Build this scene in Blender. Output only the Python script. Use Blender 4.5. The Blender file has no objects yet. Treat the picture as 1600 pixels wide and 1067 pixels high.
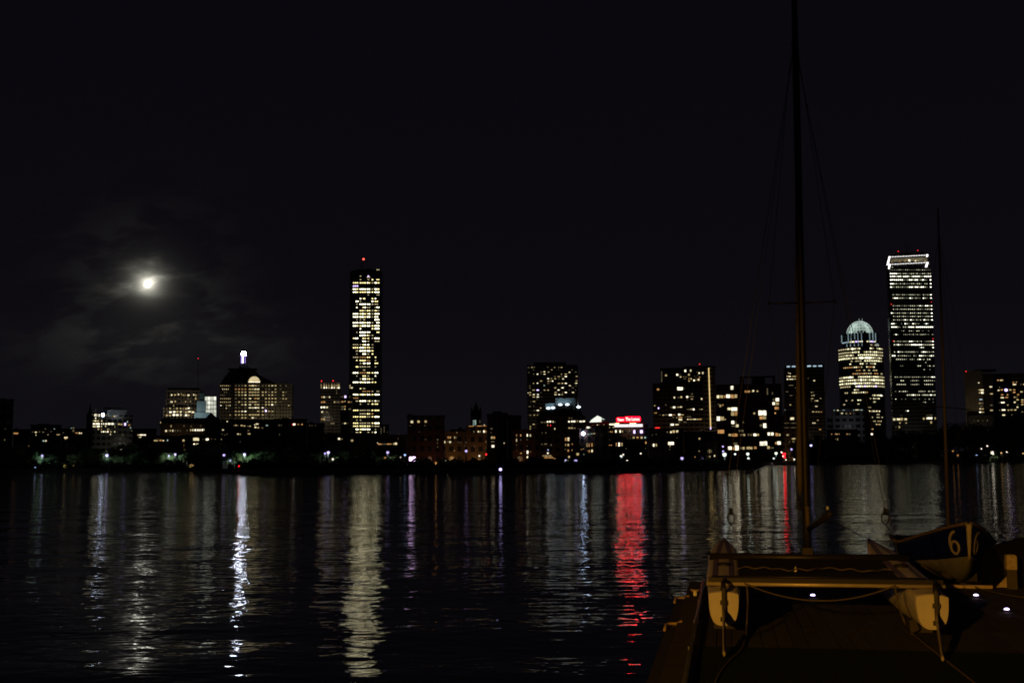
import bpy, bmesh, math, random
from mathutils import Vector, Matrix, Quaternion

random.seed(11)
scene = bpy.context.scene
COL = scene.collection

# ------------------------------------------------------------------ camera
F = 1850.0                       # focal length in photo pixels (1600 x 1067)
ZC = 2.2                         # eye above the water
PITCH = math.atan((720 - 533.5) / F)
ROLL = 0.005
FWD = Vector((0, math.cos(PITCH), math.sin(PITCH)))
R0 = Vector((1, 0, 0))
U0 = Vector((0, -math.sin(PITCH), math.cos(PITCH)))
CR = R0 * math.cos(ROLL) - U0 * math.sin(ROLL)
CU = R0 * math.sin(ROLL) + U0 * math.cos(ROLL)
EYE = Vector((0, 0, ZC))
cam_data = bpy.data.cameras.new("camera")
cam_data.sensor_fit = 'HORIZONTAL'
cam_data.sensor_width = 36.0
cam_data.lens = 36.0 * F / 1600.0
cam_data.clip_start = 0.1
cam_data.clip_end = 30000
cam = bpy.data.objects.new("camera", cam_data)
COL.objects.link(cam)
m = Matrix.Identity(4)
for i in range(3):
    m[i][0] = CR[i]; m[i][1] = CU[i]; m[i][2] = -FWD[i]; m[i][3] = EYE[i]
cam.matrix_world = m
scene.camera = cam
scene.render.resolution_x, scene.render.resolution_y = 1024, 682

def ray(px, py):
    d = FWD + CR * ((px - 800) / F) + CU * ((533.5 - py) / F)
    return d.normalized()
def P(px, py, D):                # the point at world depth y = D behind a measured direction
    d = ray(px, py)
    return EYE + d * (D / d.y)
def PZ(px, py, z=0.0):           # where a measured direction meets the level z
    d = ray(px, py)
    return EYE + d * ((z - ZC) / d.z)

# ------------------------------------------------------------------ world: night sky with thin moonlit cloud
MOON = ray(231, 444)
world = bpy.data.worlds.new("World")
scene.world = world
world.use_nodes = True
nt = world.node_tree
nt.nodes.clear()
def N(tree, t, **kw):
    n = tree.nodes.new(t)
    for k, v in kw.items():
        setattr(n, k, v)
    return n
def mth(tree, op, a, b=None, c=None, clamp=False):
    n = tree.nodes.new('ShaderNodeMath'); n.operation = op; n.use_clamp = clamp
    for i, v in enumerate((a, b, c)):
        if v is None: continue
        if isinstance(v, (int, float)): n.inputs[i].default_value = v
        else: tree.links.new(v, n.inputs[i])
    return n.outputs[0]
def vmth(tree, op, a, b):
    n = tree.nodes.new('ShaderNodeVectorMath'); n.operation = op
    for i, v in enumerate((a, b)):
        if v is None: continue
        if isinstance(v, (tuple, list, Vector)): n.inputs[i].default_value = tuple(v)
        else: tree.links.new(v, n.inputs[i])
    return n.outputs['Value'] if op in ('DOT_PRODUCT', 'LENGTH') else n.outputs['Vector']
tc = N(nt, 'ShaderNodeTexCoord')
dirv = vmth(nt, 'NORMALIZE', tc.outputs['Generated'], None)
mr = MOON.cross(Vector((0, 0, 1))).normalized()
mu = mr.cross(MOON).normalized()
du = vmth(nt, 'DOT_PRODUCT', dirv, mr)
dv = vmth(nt, 'DOT_PRODUCT', dirv, mu)
df = mth(nt, 'GREATER_THAN', vmth(nt, 'DOT_PRODUCT', dirv, MOON), 0.3)
ang = mth(nt, 'SQRT', mth(nt, 'ADD', mth(nt, 'MULTIPLY', du, du), mth(nt, 'MULTIPLY', mth(nt, 'MULTIPLY', dv, dv), 1.3)))
# cloud density, drawn out level
cxyz = N(nt, 'ShaderNodeCombineXYZ')
nt.links.new(mth(nt, 'MULTIPLY', du, 17.0), cxyz.inputs[0])
nt.links.new(mth(nt, 'ADD', mth(nt, 'MULTIPLY', dv, 40.0), mth(nt, 'MULTIPLY', du, -6.0)), cxyz.inputs[1])
cn = N(nt, 'ShaderNodeTexNoise'); cn.inputs['Scale'].default_value = 1.25
cn.inputs['Detail'].default_value = 5.0; cn.inputs['Roughness'].default_value = 0.5
cn.inputs['Distortion'].default_value = 0.25
nt.links.new(vmth(nt, 'ADD', cxyz.outputs[0], (3.7, 1.9, 0.4)), cn.inputs['Vector'])
cl = N(nt, 'ShaderNodeMapRange'); cl.interpolation_type = 'SMOOTHSTEP'
cl.inputs['From Min'].default_value = 0.40; cl.inputs['From Max'].default_value = 0.64
nt.links.new(cn.outputs['Fac'], cl.inputs['Value'])
cloud = cl.outputs['Result']
def expo(a, s, k):
    return mth(nt, 'MULTIPLY', mth(nt, 'EXPONENT', mth(nt, 'MULTIPLY', a, -1.0 / s)), k)
wob = mth(nt, 'MULTIPLY', ang, mth(nt, 'ADD', mth(nt, 'MULTIPLY', cn.outputs['Fac'], -1.1), 1.55))
near = mth(nt, 'ADD', expo(wob, 0.0046, 3.0), expo(ang, 0.0110, 0.15))
near = mth(nt, 'MULTIPLY', near, mth(nt, 'ADD', mth(nt, 'MULTIPLY', cloud, 0.6), 0.62))
wide = mth(nt, 'MULTIPLY', expo(ang, 0.022, 0.044), mth(nt, 'ADD', mth(nt, 'MULTIPLY', cloud, 1.0), 0.06))
gx = mth(nt, 'DIVIDE', mth(nt, 'SUBTRACT', du, 0.012), 0.075)
gy = mth(nt, 'DIVIDE', mth(nt, 'ADD', dv, 0.045), 0.026)
g2 = mth(nt, 'ADD', mth(nt, 'MULTIPLY', gx, gx), mth(nt, 'MULTIPLY', gy, gy))
patch = mth(nt, 'MULTIPLY', expo(g2, 1.0, 0.019), mth(nt, 'ADD', mth(nt, 'MULTIPLY', cloud, 0.9), 0.25))
glow = mth(nt, 'MULTIPLY', mth(nt, 'ADD', mth(nt, 'ADD', near, wide), patch), df)
gcol = N(nt, 'ShaderNodeMix'); gcol.data_type = 'RGBA'
gcol.inputs[6].default_value = (0.88, 0.87, 0.72, 1); gcol.inputs[7].default_value = (1.0, 0.95, 0.78, 1)
nt.links.new(mth(nt, 'MINIMUM', glow, 1.0), gcol.inputs[0])
# night sky: violet-black above, a little lighter over the city
sep = N(nt, 'ShaderNodeSeparateXYZ'); nt.links.new(dirv, sep.inputs[0])
ramp = N(nt, 'ShaderNodeValToRGB')
el = ramp.color_ramp.elements
el[0].position = 0.0; el[0].color = (0.0052, 0.0047, 0.0066, 1)
el[1].position = 0.45; el[1].color = (0.0028, 0.0022, 0.0038, 1)
e = el.new(0.14); e.color = (0.0035, 0.0029, 0.0046, 1)
nt.links.new(mth(nt, 'MAXIMUM', sep.outputs[2], 0.0), ramp.inputs[0])
gs = N(nt, 'ShaderNodeVectorMath'); gs.operation = 'SCALE'
nt.links.new(gcol.outputs[2], gs.inputs[0]); nt.links.new(glow, gs.inputs['Scale'])
tot = vmth(nt, 'ADD', gs.outputs['Vector'], ramp.outputs['Color'])
bg = N(nt, 'ShaderNodeBackground'); bg.inputs['Strength'].default_value = 1.0
nt.links.new(tot, bg.inputs['Color'])
wo = N(nt, 'ShaderNodeOutputWorld'); nt.links.new(bg.outputs[0], wo.inputs['Surface'])
world.cycles.sampling_method = 'MANUAL'
world.cycles.sample_map_resolution = 2048

# ------------------------------------------------------------------ exposure and sampling
vs = scene.view_settings
vs.view_transform = 'Standard'; vs.look = 'None'; vs.exposure = 0; vs.gamma = 1; vs.use_curve_mapping = False
cy = scene.cycles
cy.filter_width = 1.8
cy.use_denoising = True
cy.use_adaptive_sampling = False
cy.max_bounces = 6; cy.diffuse_bounces = 2; cy.glossy_bounces = 3; cy.transmission_bounces = 2
cy.sample_clamp_indirect = 4.0
cy.sample_clamp_direct = 0.0
cy.caustics_reflective = False; cy.caustics_refractive = False

# ------------------------------------------------------------------ materials
MATS = {}
def base_mat(name):
    m = bpy.data.materials.new(name); m.use_nodes = True
    t = m.node_tree; b = t.nodes['Principled BSDF']
    return m, t, b
def surf(name, col, rough=0.7, var=0.35, scale=2.0, metal=0.0, spec=0.3):
    """plain worn surface: base colour broken up by noise"""
    if name in MATS: return MATS[name]
    m, t, b = base_mat(name)
    tcn = N(t, 'ShaderNodeTexCoord'); nz = N(t, 'ShaderNodeTexNoise')
    nz.inputs['Scale'].default_value = scale; nz.inputs['Detail'].default_value = 5
    t.links.new(tcn.outputs['Object'], nz.inputs['Vector'])
    mx = N(t, 'ShaderNodeMix'); mx.data_type = 'RGBA'
    mx.inputs[6].default_value = (*[c * (1 - var) for c in col], 1)
    mx.inputs[7].default_value = (*[min(1, c * (1 + var)) for c in col], 1)
    t.links.new(nz.outputs['Fac'], mx.inputs[0]); t.links.new(mx.outputs[2], b.inputs['Base Color'])
    b.inputs['Roughness'].default_value = rough; b.inputs['Metallic'].default_value = metal
    b.inputs['Specular IOR Level'].default_value = spec
    MATS[name] = m
    return m
def facade(name, col, fw=3.2, fh=3.4, frac=0.38, glass=(0.012, 0.014, 0.018), rough=0.8):
    """wall with rows of dark unlit windows laid out in storeys"""
    if name in MATS: return MATS[name]
    m, t, b = base_mat(name)
    tcn = N(t, 'ShaderNodeTexCoord'); sp = N(t, 'ShaderNodeSeparateXYZ')
    t.links.new(tcn.outputs['Object'], sp.inputs[0])
    u = mth(t, 'FRACT', mth(t, 'DIVIDE', mth(t, 'ADD', sp.outputs[0], sp.outputs[1]), fw))
    v = mth(t, 'FRACT', mth(t, 'DIVIDE', sp.outputs[2], fh))
    mu_ = mth(t, 'MULTIPLY', mth(t, 'GREATER_THAN', u, 0.5 - frac), mth(t, 'LESS_THAN', u, 0.5 + frac))
    mv_ = mth(t, 'MULTIPLY', mth(t, 'GREATER_THAN', v, 0.3), mth(t, 'LESS_THAN', v, 0.82))
    mk = mth(t, 'MULTIPLY', mu_, mv_)
    nz = N(t, 'ShaderNodeTexNoise'); nz.inputs['Scale'].default_value = 0.35; nz.inputs['Detail'].default_value = 6
    t.links.new(tcn.outputs['Object'], nz.inputs['Vector'])
    wl = N(t, 'ShaderNodeMix'); wl.data_type = 'RGBA'
    wl.inputs[6].default_value = (*[c * .7 for c in col], 1); wl.inputs[7].default_value = (*[c * 1.25 for c in col], 1)
    t.links.new(nz.outputs['Fac'], wl.inputs[0])
    mx = N(t, 'ShaderNodeMix'); mx.data_type = 'RGBA'
    mx.inputs[7].default_value = (*glass, 1)
    t.links.new(mk, mx.inputs[0]); t.links.new(wl.outputs[2], mx.inputs[6]); t.links.new(mx.outputs[2], b.inputs['Base Color'])
    rg = mth(t, 'MULTIPLY_ADD', mk, 0.25 - rough, rough)
    t.links.new(rg, b.inputs['Roughness'])
    MATS[name] = m
    return m
def light(name, col, st, var=0.55, scale=0.9):
    """something that gives off light: a lit room, a lamp, a sign"""
    if name in MATS: return MATS[name]
    m = bpy.data.materials.new(name); m.use_nodes = True
    t = m.node_tree; t.nodes.clear()
    em = N(t, 'ShaderNodeEmission'); em.inputs['Color'].default_value = (*col, 1); em.inputs['Strength'].default_value = st
    if var:
        g = N(t, 'ShaderNodeNewGeometry')
        nz = N(t, 'ShaderNodeTexNoise'); nz.inputs['Scale'].default_value = scale; nz.inputs['Detail'].default_value = 2
        t.links.new(g.outputs['Position'], nz.inputs['Vector'])
        mp = N(t, 'ShaderNodeMapRange')
        mp.inputs['From Min'].default_value = 0.3; mp.inputs['From Max'].default_value = 0.7
        mp.inputs['To Min'].default_value = st * (1 - var); mp.inputs['To Max'].default_value = st * (1 + var)
        t.links.new(nz.outputs['Fac'], mp.inputs['Value']); t.links.new(mp.outputs[0], em.inputs['Strength'])
    o = N(t, 'ShaderNodeOutputMaterial'); t.links.new(em.outputs[0], o.inputs['Surface'])
    MATS[name] = m
    return m
LIT = {   # lit rooms behind glass, plus painted glow on outer parts, by colour and brightness
    'd': light('room_dim_gold', (1.0, 0.80, 0.42), 0.10),
    'y': light('room_gold', (1.0, 0.76, 0.34), 0.45),
    'w': light('room_cream', (1.0, 0.86, 0.50), 0.95),
    'W': light('room_white', (1.0, 0.91, 0.66), 1.6),
    'o': light('room_amber', (1.0, 0.50, 0.17), 0.45),
    'p': light('lamp_violet_white', (0.62, 0.46, 1.0), 3.0, var=0.2),
    'c': light('room_cool', (0.70, 1.0, 0.86), 0.45),
    'b': light('room_blue_white', (0.62, 0.86, 1.0), 0.62),
    'r': light('lamp_red', (1.0, 0.03, 0.025), 1.5, var=0),
    # tower office floors: cool ceilings seen over warm partitions
    'Q': light('office_white', (1.0, 0.94, 0.64), 4.0),
    'q': light('office_cream', (1.0, 0.84, 0.36), 2.0),
    'X': light('office_cool_white', (1.0, 0.97, 0.80), 2.8), 'x': light('office_pale', (1.0, 0.96, 0.66), 1.05), 'z': light('office_faint', (0.95, 1.0, 0.70), 0.26),
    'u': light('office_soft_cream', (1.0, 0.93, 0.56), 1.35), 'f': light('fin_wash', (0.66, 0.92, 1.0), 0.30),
    'k': light('office_dim', (1.0, 0.84, 0.46), 0.50),
}

# ------------------------------------------------------------------ mesh helpers
class MB:
    def __init__(s): s.v = []; s.f = []; s.mi = []
    def add(s, vs, fs, mi=0):
        o = len(s.v); s.v += [tuple(x) for x in vs]
        for f in fs: s.f.append([i + o for i in f]); s.mi.append(mi)
        return s
    def box(s, x0, x1, y0, y1, z0, z1, mi=0):
        return s.add([(x0, y0, z0), (x1, y0, z0), (x1, y1, z0), (x0, y1, z0), (x0, y0, z1), (x1, y0, z1), (x1, y1, z1), (x0, y1, z1)],
              [(0, 3, 2, 1), (4, 5, 6, 7), (0, 1, 5, 4), (1, 2, 6, 5), (2, 3, 7, 6), (3, 0, 4, 7)], mi)
    def prism(s, pts, y0, y1, mi=0):     # outline in (x, z) pushed through y
        n = len(pts)
        vs = [(x, y0, z) for x, z in pts] + [(x, y1, z) for x, z in pts]
        fs = [tuple(range(n)), tuple(range(2 * n - 1, n - 1, -1))] + [(i, i + n, (i + 1) % n + n, (i + 1) % n) for i in range(n)]
        return s.add(vs, fs, mi)
    def frustum(s, a, b, mi=0):          # two boxes' rectangles (x0,x1,y0,y1,z)
        vs = [(a[0], a[2], a[4]), (a[1], a[2], a[4]), (a[1], a[3], a[4]), (a[0], a[3], a[4]),
              (b[0], b[2], b[4]), (b[1], b[2], b[4]), (b[1], b[3], b[4]), (b[0], b[3], b[4])]
        return s.add(vs, [(0, 3, 2, 1), (4, 5, 6, 7), (0, 1, 5, 4), (1, 2, 6, 5), (2, 3, 7, 6), (3, 0, 4, 7)], mi)
    def tube(s, pts, r, n=8, mi=0):
        pts = [Vector(p) for p in pts]; k = len(pts)
        rs = r if isinstance(r, (list, tuple)) else [r] * k
        rings = []; prev = None
        for i, p in enumerate(pts):
            t = (pts[min(i + 1, k - 1)] - pts[max(i - 1, 0)]).normalized()
            if prev is None:
                a = t.cross(Vector((0, 0, 1)))
                if a.length < 0.05: a = t.cross(Vector((0, 1, 0)))
            else: a = prev - t * prev.dot(t)
            a.normalize(); prev = a; b = t.cross(a)
            rings.append([p + (a * math.cos(q) + b * math.sin(q)) * rs[i] for q in [2 * math.pi * j / n for j in range(n)]])
        vs = [v for rg in rings for v in rg]
        fs = [(i * n + j, i * n + (j + 1) % n, (i + 1) * n + (j + 1) % n, (i + 1) * n + j) for i in range(k - 1) for j in range(n)]
        fs += [tuple(reversed(range(n))), tuple(range((k - 1) * n, k * n))]
        return s.add(vs, fs, mi)
    def lathe(s, prof, c=(0, 0), n=24, mi=0, a0=0, a1=2 * math.pi):   # (r, z) profile about a vertical axis
        full = abs(a1 - a0 - 2 * math.pi) < 1e-6; m_ = n if full else n + 1
        vs = [(c[0] + r * math.cos(a0 + (a1 - a0) * j / n), c[1] + r * math.sin(a0 + (a1 - a0) * j / n), z) for r, z in prof for j in range(m_)]
        fs = [(i * m_ + j, i * m_ + (j + 1) % m_, (i + 1) * m_ + (j + 1) % m_, (i + 1) * m_ + j) for i in range(len(prof) - 1) for j in range(n)]
        return s.add(vs, fs, mi)
    def ball(s, c, r, n=10, mi=0, sq=(1, 1, 1)):
        pr = [(math.sin(math.pi * i / (n // 2 + 1)), -math.cos(math.pi * i / (n // 2 + 1))) for i in range(n // 2 + 2)]
        t = MB().lathe([(a * r, b * r) for a, b in pr], n=n)
        return s.add([(c[0] + x * sq[0], c[1] + y * sq[1], c[2] + z * sq[2]) for x, y, z in t.v], t.f, mi)
    def build(s, name, mats, parent=None, smooth=False, loc=None):
        me = bpy.data.meshes.new(name); me.from_pydata(s.v, [], s.f)
        if not isinstance(mats, (list, tuple)): mats = [mats]
        for m_ in mats: me.materials.append(m_)
        me.polygons.foreach_set('material_index', s.mi)
        if smooth: me.polygons.foreach_set('use_smooth', [True] * len(me.polygons))
        me.update()
        o = bpy.data.objects.new(name, me); COL.objects.link(o)
        if parent: o.parent = parent
        if loc: o.location = loc
        return o
def fix_normals(o):
    b = bmesh.new(); b.from_mesh(o.data); bmesh.ops.remove_doubles(b, verts=b.verts, dist=1e-5)
    bmesh.ops.recalc_face_normals(b, faces=b.faces); b.to_mesh(o.data); b.free(); return o
def tag(o, label, cat, group=None, kind=None):
    o['label'] = label; o['category'] = cat
    if group: o['group'] = group
    if kind: o['kind'] = kind
    return o
def empty(name, loc=(0, 0, 0), rz=0.0):
    o = bpy.data.objects.new(name, None); COL.objects.link(o)
    o.location = loc; o.rotation_euler = (0, 0, rz); o.empty_display_size = 0.5
    return o
def structure(o): o['kind'] = 'structure'; return o
def lamp_light(name, loc, col, watts, parent=None, size=0.3, kind='SPOT', aim=(0, 1, -0.25), cone=150):
    l = bpy.data.lights.new(name, kind); l.color = col; l.energy = watts
    l.shadow_soft_size = size
    o = bpy.data.objects.new(name, l); COL.objects.link(o); o.location = loc
    if kind == 'SPOT':           # hooded: throws its light one way
        l.spot_size = math.radians(cone); l.spot_blend = 0.5
        o.rotation_euler = Vector(aim).to_track_quat('-Z', 'Y').to_euler()
    if parent: o.parent = parent
    return o
# ------------------------------------------------------------------ the river
def water_mat():
    m, t, b = base_mat('river_water')
    tcn = N(t, 'ShaderNodeTexCoord')
    p = vmth(t, 'MULTIPLY', tcn.outputs['Object'], (0.62, 1.0, 1.0))
    def h(off):
        nz = N(t, 'ShaderNodeTexNoise'); nz.inputs['Scale'].default_value = WAVE_SCALE
        nz.inputs['Detail'].default_value = 2.6; nz.inputs['Roughness'].default_value = 0.56
        nz.inputs['Distortion'].default_value = 0.25
        t.links.new(vmth(t, 'ADD', p, off), nz.inputs['Vector']); return nz.outputs['Fac']
    e = 0.02
    h0, hx, hy = h((0, 0, 0)), h((e, 0, 0)), h((0, e, 0))
    def swell(off):
        nz = N(t, 'ShaderNodeTexNoise'); nz.inputs['Scale'].default_value = 0.30
        nz.inputs['Detail'].default_value = 1.0; nz.inputs['Distortion'].default_value = 0.3
        t.links.new(vmth(t, 'ADD', p, off), nz.inputs['Vector']); return nz.outputs['Fac']
    w0, wx, wy = swell((0, 0, 0)), swell((0.1, 0, 0)), swell((0, 0.1, 0))
    # gusts: calmer and rougher patches
    gz = N(t, 'ShaderNodeTexNoise'); gz.inputs['Scale'].default_value = 0.035; gz.inputs['Detail'].default_value = 2
    t.links.new(tcn.outputs['Object'], gz.inputs['Vector'])
    g = mth(t, 'MULTIPLY_ADD', gz.outputs['Fac'], 2.0, -0.03)
    sx = mth(t, 'MULTIPLY', mth(t, 'MULTIPLY', mth(t, 'SUBTRACT', h0, hx), WAVE_AMP * 0.66 / e), g)
    sy = mth(t, 'MULTIPLY', mth(t, 'MULTIPLY', mth(t, 'SUBTRACT', h0, hy), WAVE_AMP / e), g)
    sx = mth(t, 'ADD', sx, mth(t, 'MULTIPLY', mth(t, 'SUBTRACT', w0, wx), 0.10 * 0.7 / 0.1))
    sy = mth(t, 'ADD', sy, mth(t, 'MULTIPLY', mth(t, 'SUBTRACT', w0, wy), 0.10 / 0.1))
    cx = N(t, 'ShaderNodeCombineXYZ'); t.links.new(sx, cx.inputs[0]); t.links.new(sy, cx.inputs[1]); cx.inputs[2].default_value = 1
    t.links.new(vmth(t, 'NORMALIZE', cx.outputs[0], None), b.inputs['Normal'])
    b.inputs['Base Color'].default_value = (0.0015, 0.002, 0.003, 1)
    b.inputs['Roughness'].default_value = 0.05
    b.inputs['IOR'].default_value = 1.333
    return m
WAVE_SCALE, WAVE_AMP = 2.1, 0.033
w = MB().add([(-6000, -60, 0), (6000, -60, 0), (6000, 9000, 0), (-6000, 9000, 0)], [(0, 1, 2, 3)])
structure(w.build('river_water', water_mat()))

# ------------------------------------------------------------------ the far bank and the city ground
GZ = 1.0
shore = [(-400, 741), (-60, 739.5), (60, 738.5), (200, 737), (340, 736.2), (352, 738.5), (372, 740.8), (520, 740.6), (700, 740), (800, 739),
         (900, 738), (1000, 736.8), (1080, 735), (1140, 733.3), (1176, 731.5), (1190, 730), (1196, 727.5), (1222, 726), (1300, 725), (1400, 724.2), (1500, 723.4), (1600, 722.6), (1800, 721), (2100, 718.9)]
SH = [PZ(x, y) for x, y in shore]
def shore_y(px):                 # depth of the water's edge behind picture column px
    for (a, pa), (b, pb) in zip(zip([s[0] for s in shore], SH), zip([s[0] for s in shore][1:], SH[1:])):
        if a <= px <= b: return pa.y + (pb.y - pa.y) * (px - a) / (b - a)
    return SH[-1].y
g = MB(); n = len(SH)
top = [(p.x, p.y + 1.0, GZ) for p in SH]; bot = [(p.x, p.y, -1.5) for p in SH]
lip = [(p.x, p.y + 0.35, 0.55) for p in SH]
far = [(3500, 1600, GZ), (3500, 8500, GZ), (-4500, 8500, GZ), (-4500, 350, GZ)]
g.add(bot + lip + top, [(i, i + 1, n + i + 1, n + i) for i in range(n - 1)] + [(n + i, n + i + 1, 2 * n + i + 1, 2 * n + i) for i in range(n - 1)])
g.add(top + far, [tuple(range(n + 4))], 1)
structure(g.build('ground', [surf('bank_stone', (0.16, 0.15, 0.14), 0.9, 0.5, 0.6), surf('bank_grass', (0.045, 0.06, 0.025), 0.95, 0.5, 0.15)]))

# ------------------------------------------------------------------ the sailing dock (its own frame: x along the far edge, y towards the far bank)
HD = math.radians(10.2)
DZ = 0.46
C0 = P(1080, 908.5, 17.0)
dock_rot = -HD
DF = Vector((math.sin(HD), math.cos(HD), 0)); DR = Vector((math.cos(HD), -math.sin(HD), 0))
def dk(px, py, z):               # dock coordinates of a measured direction at height z
    q = PZ(px, py, z) - Vector((C0.x, C0.y, 0)); return (q.dot(DR), q.dot(DF))
dock_o = Vector((C0.x, C0.y, 0))
def plank_mat():
    m, t, b = base_mat('dock_planks')
    g_ = N(t, 'ShaderNodeNewGeometry'); tcn = N(t, 'ShaderNodeTexCoord')
    nz = N(t, 'ShaderNodeTexNoise'); nz.inputs['Scale'].default_value = 6; nz.inputs['Detail'].default_value = 8
    t.links.new(vmth(t, 'MULTIPLY', tcn.outputs['Object'], (4.0, 0.35, 1.0)), nz.inputs['Vector'])
    f = mth(t, 'ADD', mth(t, 'MULTIPLY', g_.outputs['Random Per Island'], 0.5), mth(t, 'MULTIPLY', nz.outputs['Fac'], 0.6))
    r = N(t, 'ShaderNodeValToRGB'); t.links.new(f, r.inputs[0])
    r.color_ramp.elements[0].position = 0.2; r.color_ramp.elements[0].color = (0.014, 0.013, 0.013, 1)
    r.color_ramp.elements[1].position = 0.9; r.color_ramp.elements[1].color = (0.046, 0.041, 0.038, 1)
    t.links.new(r.outputs[0], b.inputs['Base Color']); b.inputs['Roughness'].default_value = 0.85
    return m
pl = MB(); rr = random.Random(5)
a = 0.26
while a < 14.0:
    y = -20.0
    while y < -0.05:
        L = rr.choice((2.4, 3.0, 3.6)); y1 = min(y + L, -0.03)
        dz = rr.uniform(-0.004, 0.003)
        pl.box(a, a + 0.135, y + 0.004, y1 - 0.004, DZ - 0.04, DZ + dz)
        y = y1
    a += 0.143
structure(pl.build('dock', plank_mat(), loc=dock_o)).rotation_euler = (0, 0, dock_rot)
fr = MB().box(0.02, 14.1, -20, -0.06, 0.05, DZ - 0.05).box(0.0, 14.1, -0.05, 0.42, 0.0, DZ - 0.02)
structure(fr.build('dock_frame', surf('wet_timber', (0.05, 0.045, 0.04), 0.8), loc=dock_o)).rotation_euler = (0, 0, dock_rot)
t_side = surf('edge_timber', (0.065, 0.058, 0.054), 0.8, 0.4, 5)
rl = MB().box(-0.02, 0.24, -20, 0.0, DZ - 0.05, DZ + 0.035)
o = rl.build('dock_edge', t_side, loc=dock_o); o.rotation_euler = (0, 0, dock_rot); structure(o)
# dark rubber matting over the near half of the dock
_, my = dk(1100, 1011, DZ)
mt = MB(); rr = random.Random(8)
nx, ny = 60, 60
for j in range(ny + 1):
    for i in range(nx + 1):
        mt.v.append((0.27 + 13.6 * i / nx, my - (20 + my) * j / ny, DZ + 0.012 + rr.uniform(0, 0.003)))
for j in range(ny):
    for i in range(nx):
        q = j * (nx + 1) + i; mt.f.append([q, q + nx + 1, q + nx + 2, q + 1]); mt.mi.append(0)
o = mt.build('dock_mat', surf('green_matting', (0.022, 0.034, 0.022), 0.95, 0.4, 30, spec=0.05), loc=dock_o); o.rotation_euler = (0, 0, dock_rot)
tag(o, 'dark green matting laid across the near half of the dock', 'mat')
# kerb along the far edge, from under the right hull to the post
ka, _ = dk(1440, 913, DZ + 0.06); kb, _ = dk(1556, 914, DZ + 0.06)
kp = surf('pale_timber', (0.62, 0.50, 0.34), 0.6, 0.3, 8)
kb_o = empty('dock_kerb', dock_o, dock_rot)
tag(kb_o, 'pale timber kerb along the far dock edge beside the post', 'kerb')
x = ka - 0.9
while x < kb - 0.05:
    x1 = min(x + 0.74, kb); MB().box(x, x1 - 0.012, -0.11, -0.03, DZ + 0.0, DZ + 0.042).build('rail', kp, kb_o); x = x1
# square post, lamplight on its head painted as a pale cap
pa, pb = dk(1564, 912, DZ)
post = empty('dock_post', dock_o + DR * pa + DF * (-0.10), dock_rot)
tag(post, 'square timber post with a lamplit top at the dock corner', 'post')
MB().box(-0.062, 0.062, -0.062, 0.062, DZ - 0.3, DZ + 0.26).build('shaft', surf('post_timber', (0.10, 0.085, 0.07), 0.85, 0.4, 6), post)
cp = MB().box(-0.066, 0.066, -0.066, 0.066, DZ + 0.26, DZ + 0.435).frustum((-0.066, 0.066, -0.066, 0.066, DZ + 0.435), (-0.045, 0.045, -0.045, 0.045, DZ + 0.455))
cp.build('lit_top', surf('post_lit_timber', (0.55, 0.45, 0.28), 0.55, 0.6, 18), post)
MB().prism([(-0.20, DZ + 0.02), (-0.064, DZ + 0.02), (-0.064, DZ + 0.16)], -0.02, 0.02).build('brace', surf('post_lit_timber', (0.66, 0.52, 0.30)), post)
# bull-nosed dock fenders and a pipe rail down the left edge
fm = surf('fender_rubber', (0.045, 0.04, 0.037), 0.7, 0.4, 4); fe = surf('fender_edge', (0.62, 0.44, 0.22), 0.55, 0.3, 6)
_, f1 = dk(1067, 936, DZ); _, f2 = dk(1056, 976, DZ)
for k, (s0, s1, lab) in enumerate(((f2, f1, 'rounded dock fender on the left edge, the one farther along'), (-16.0, f2 - 0.04, 'long rounded dock fender on the left edge, nearest the viewer'))):
    fo = empty('dock_fender', dock_o, dock_rot); tag(fo, lab, 'fender', 'fenders on the left dock edge')
    MB().box(-0.13, -0.022, s0, s1 - 0.08, 0.12, DZ + 0.0).build('pad', fm, fo)
    pts = [(-0.135 + 0.11 * (1 - math.cos(q)), s1 - 0.09 + 0.09 * math.sin(q), DZ + 0.02) for q in [math.pi / 2 * i / 8 for i in range(9)]]
    pts = [(-0.135, s1 - 0.42, DZ + 0.005), (-0.135, s1 - 0.22, DZ + 0.02)] + pts + [(0.03, s1, DZ + 0.045)]
    MB().tube(pts, 0.014).build('edge_glint', fe, fo, True)  # tan tube paints the lamplight caught on the pad's rounded end
_, q1 = dk(1078, 934, DZ); qx, _ = dk(1078, 934, DZ)
u = [(-0.05, 0.10), (-0.05, 0.02), (-0.035, -0.03), (0, -0.05), (0.035, -0.03), (0.05, 0.02), (0.05, 0.10)]
co = empty('dock_cleat', dock_o + DR * 0.10 + DF * q1, dock_rot)
tag(co, 'curved metal cleat on the left dock edge', 'cleat')
MB().tube([(a_, b_, DZ + 0.10) for a_, b_ in u], 0.012).build('horn', fe, co, True)
MB().box(-0.02, 0.02, -0.05, 0.0, DZ + 0.036, DZ + 0.10).build('base', surf('galvanised', (0.45, 0.45, 0.46), 0.4, 0.2, 10, 0.8), co)
pr = empty('pipe_rail', dock_o, dock_rot); tag(pr, 'low metal pipe track along the left dock edge', 'rail')
MB().tube([(0.18, -8.5, DZ + 0.07), (0.18, -0.15, DZ + 0.07)], 0.02).build('pipe', surf('dull_pipe', (0.10, 0.11, 0.12), 0.3, 0.4, 8, 0.6), pr, True)
for yy in (-8, -6.2, -4.4, -2.6, -0.8):
    MB().box(0.155, 0.205, yy - 0.03, yy + 0.03, DZ + 0.036, DZ + 0.075).build('bracket', surf('galvanised', (0.45, 0.45, 0.46)), pr)
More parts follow.
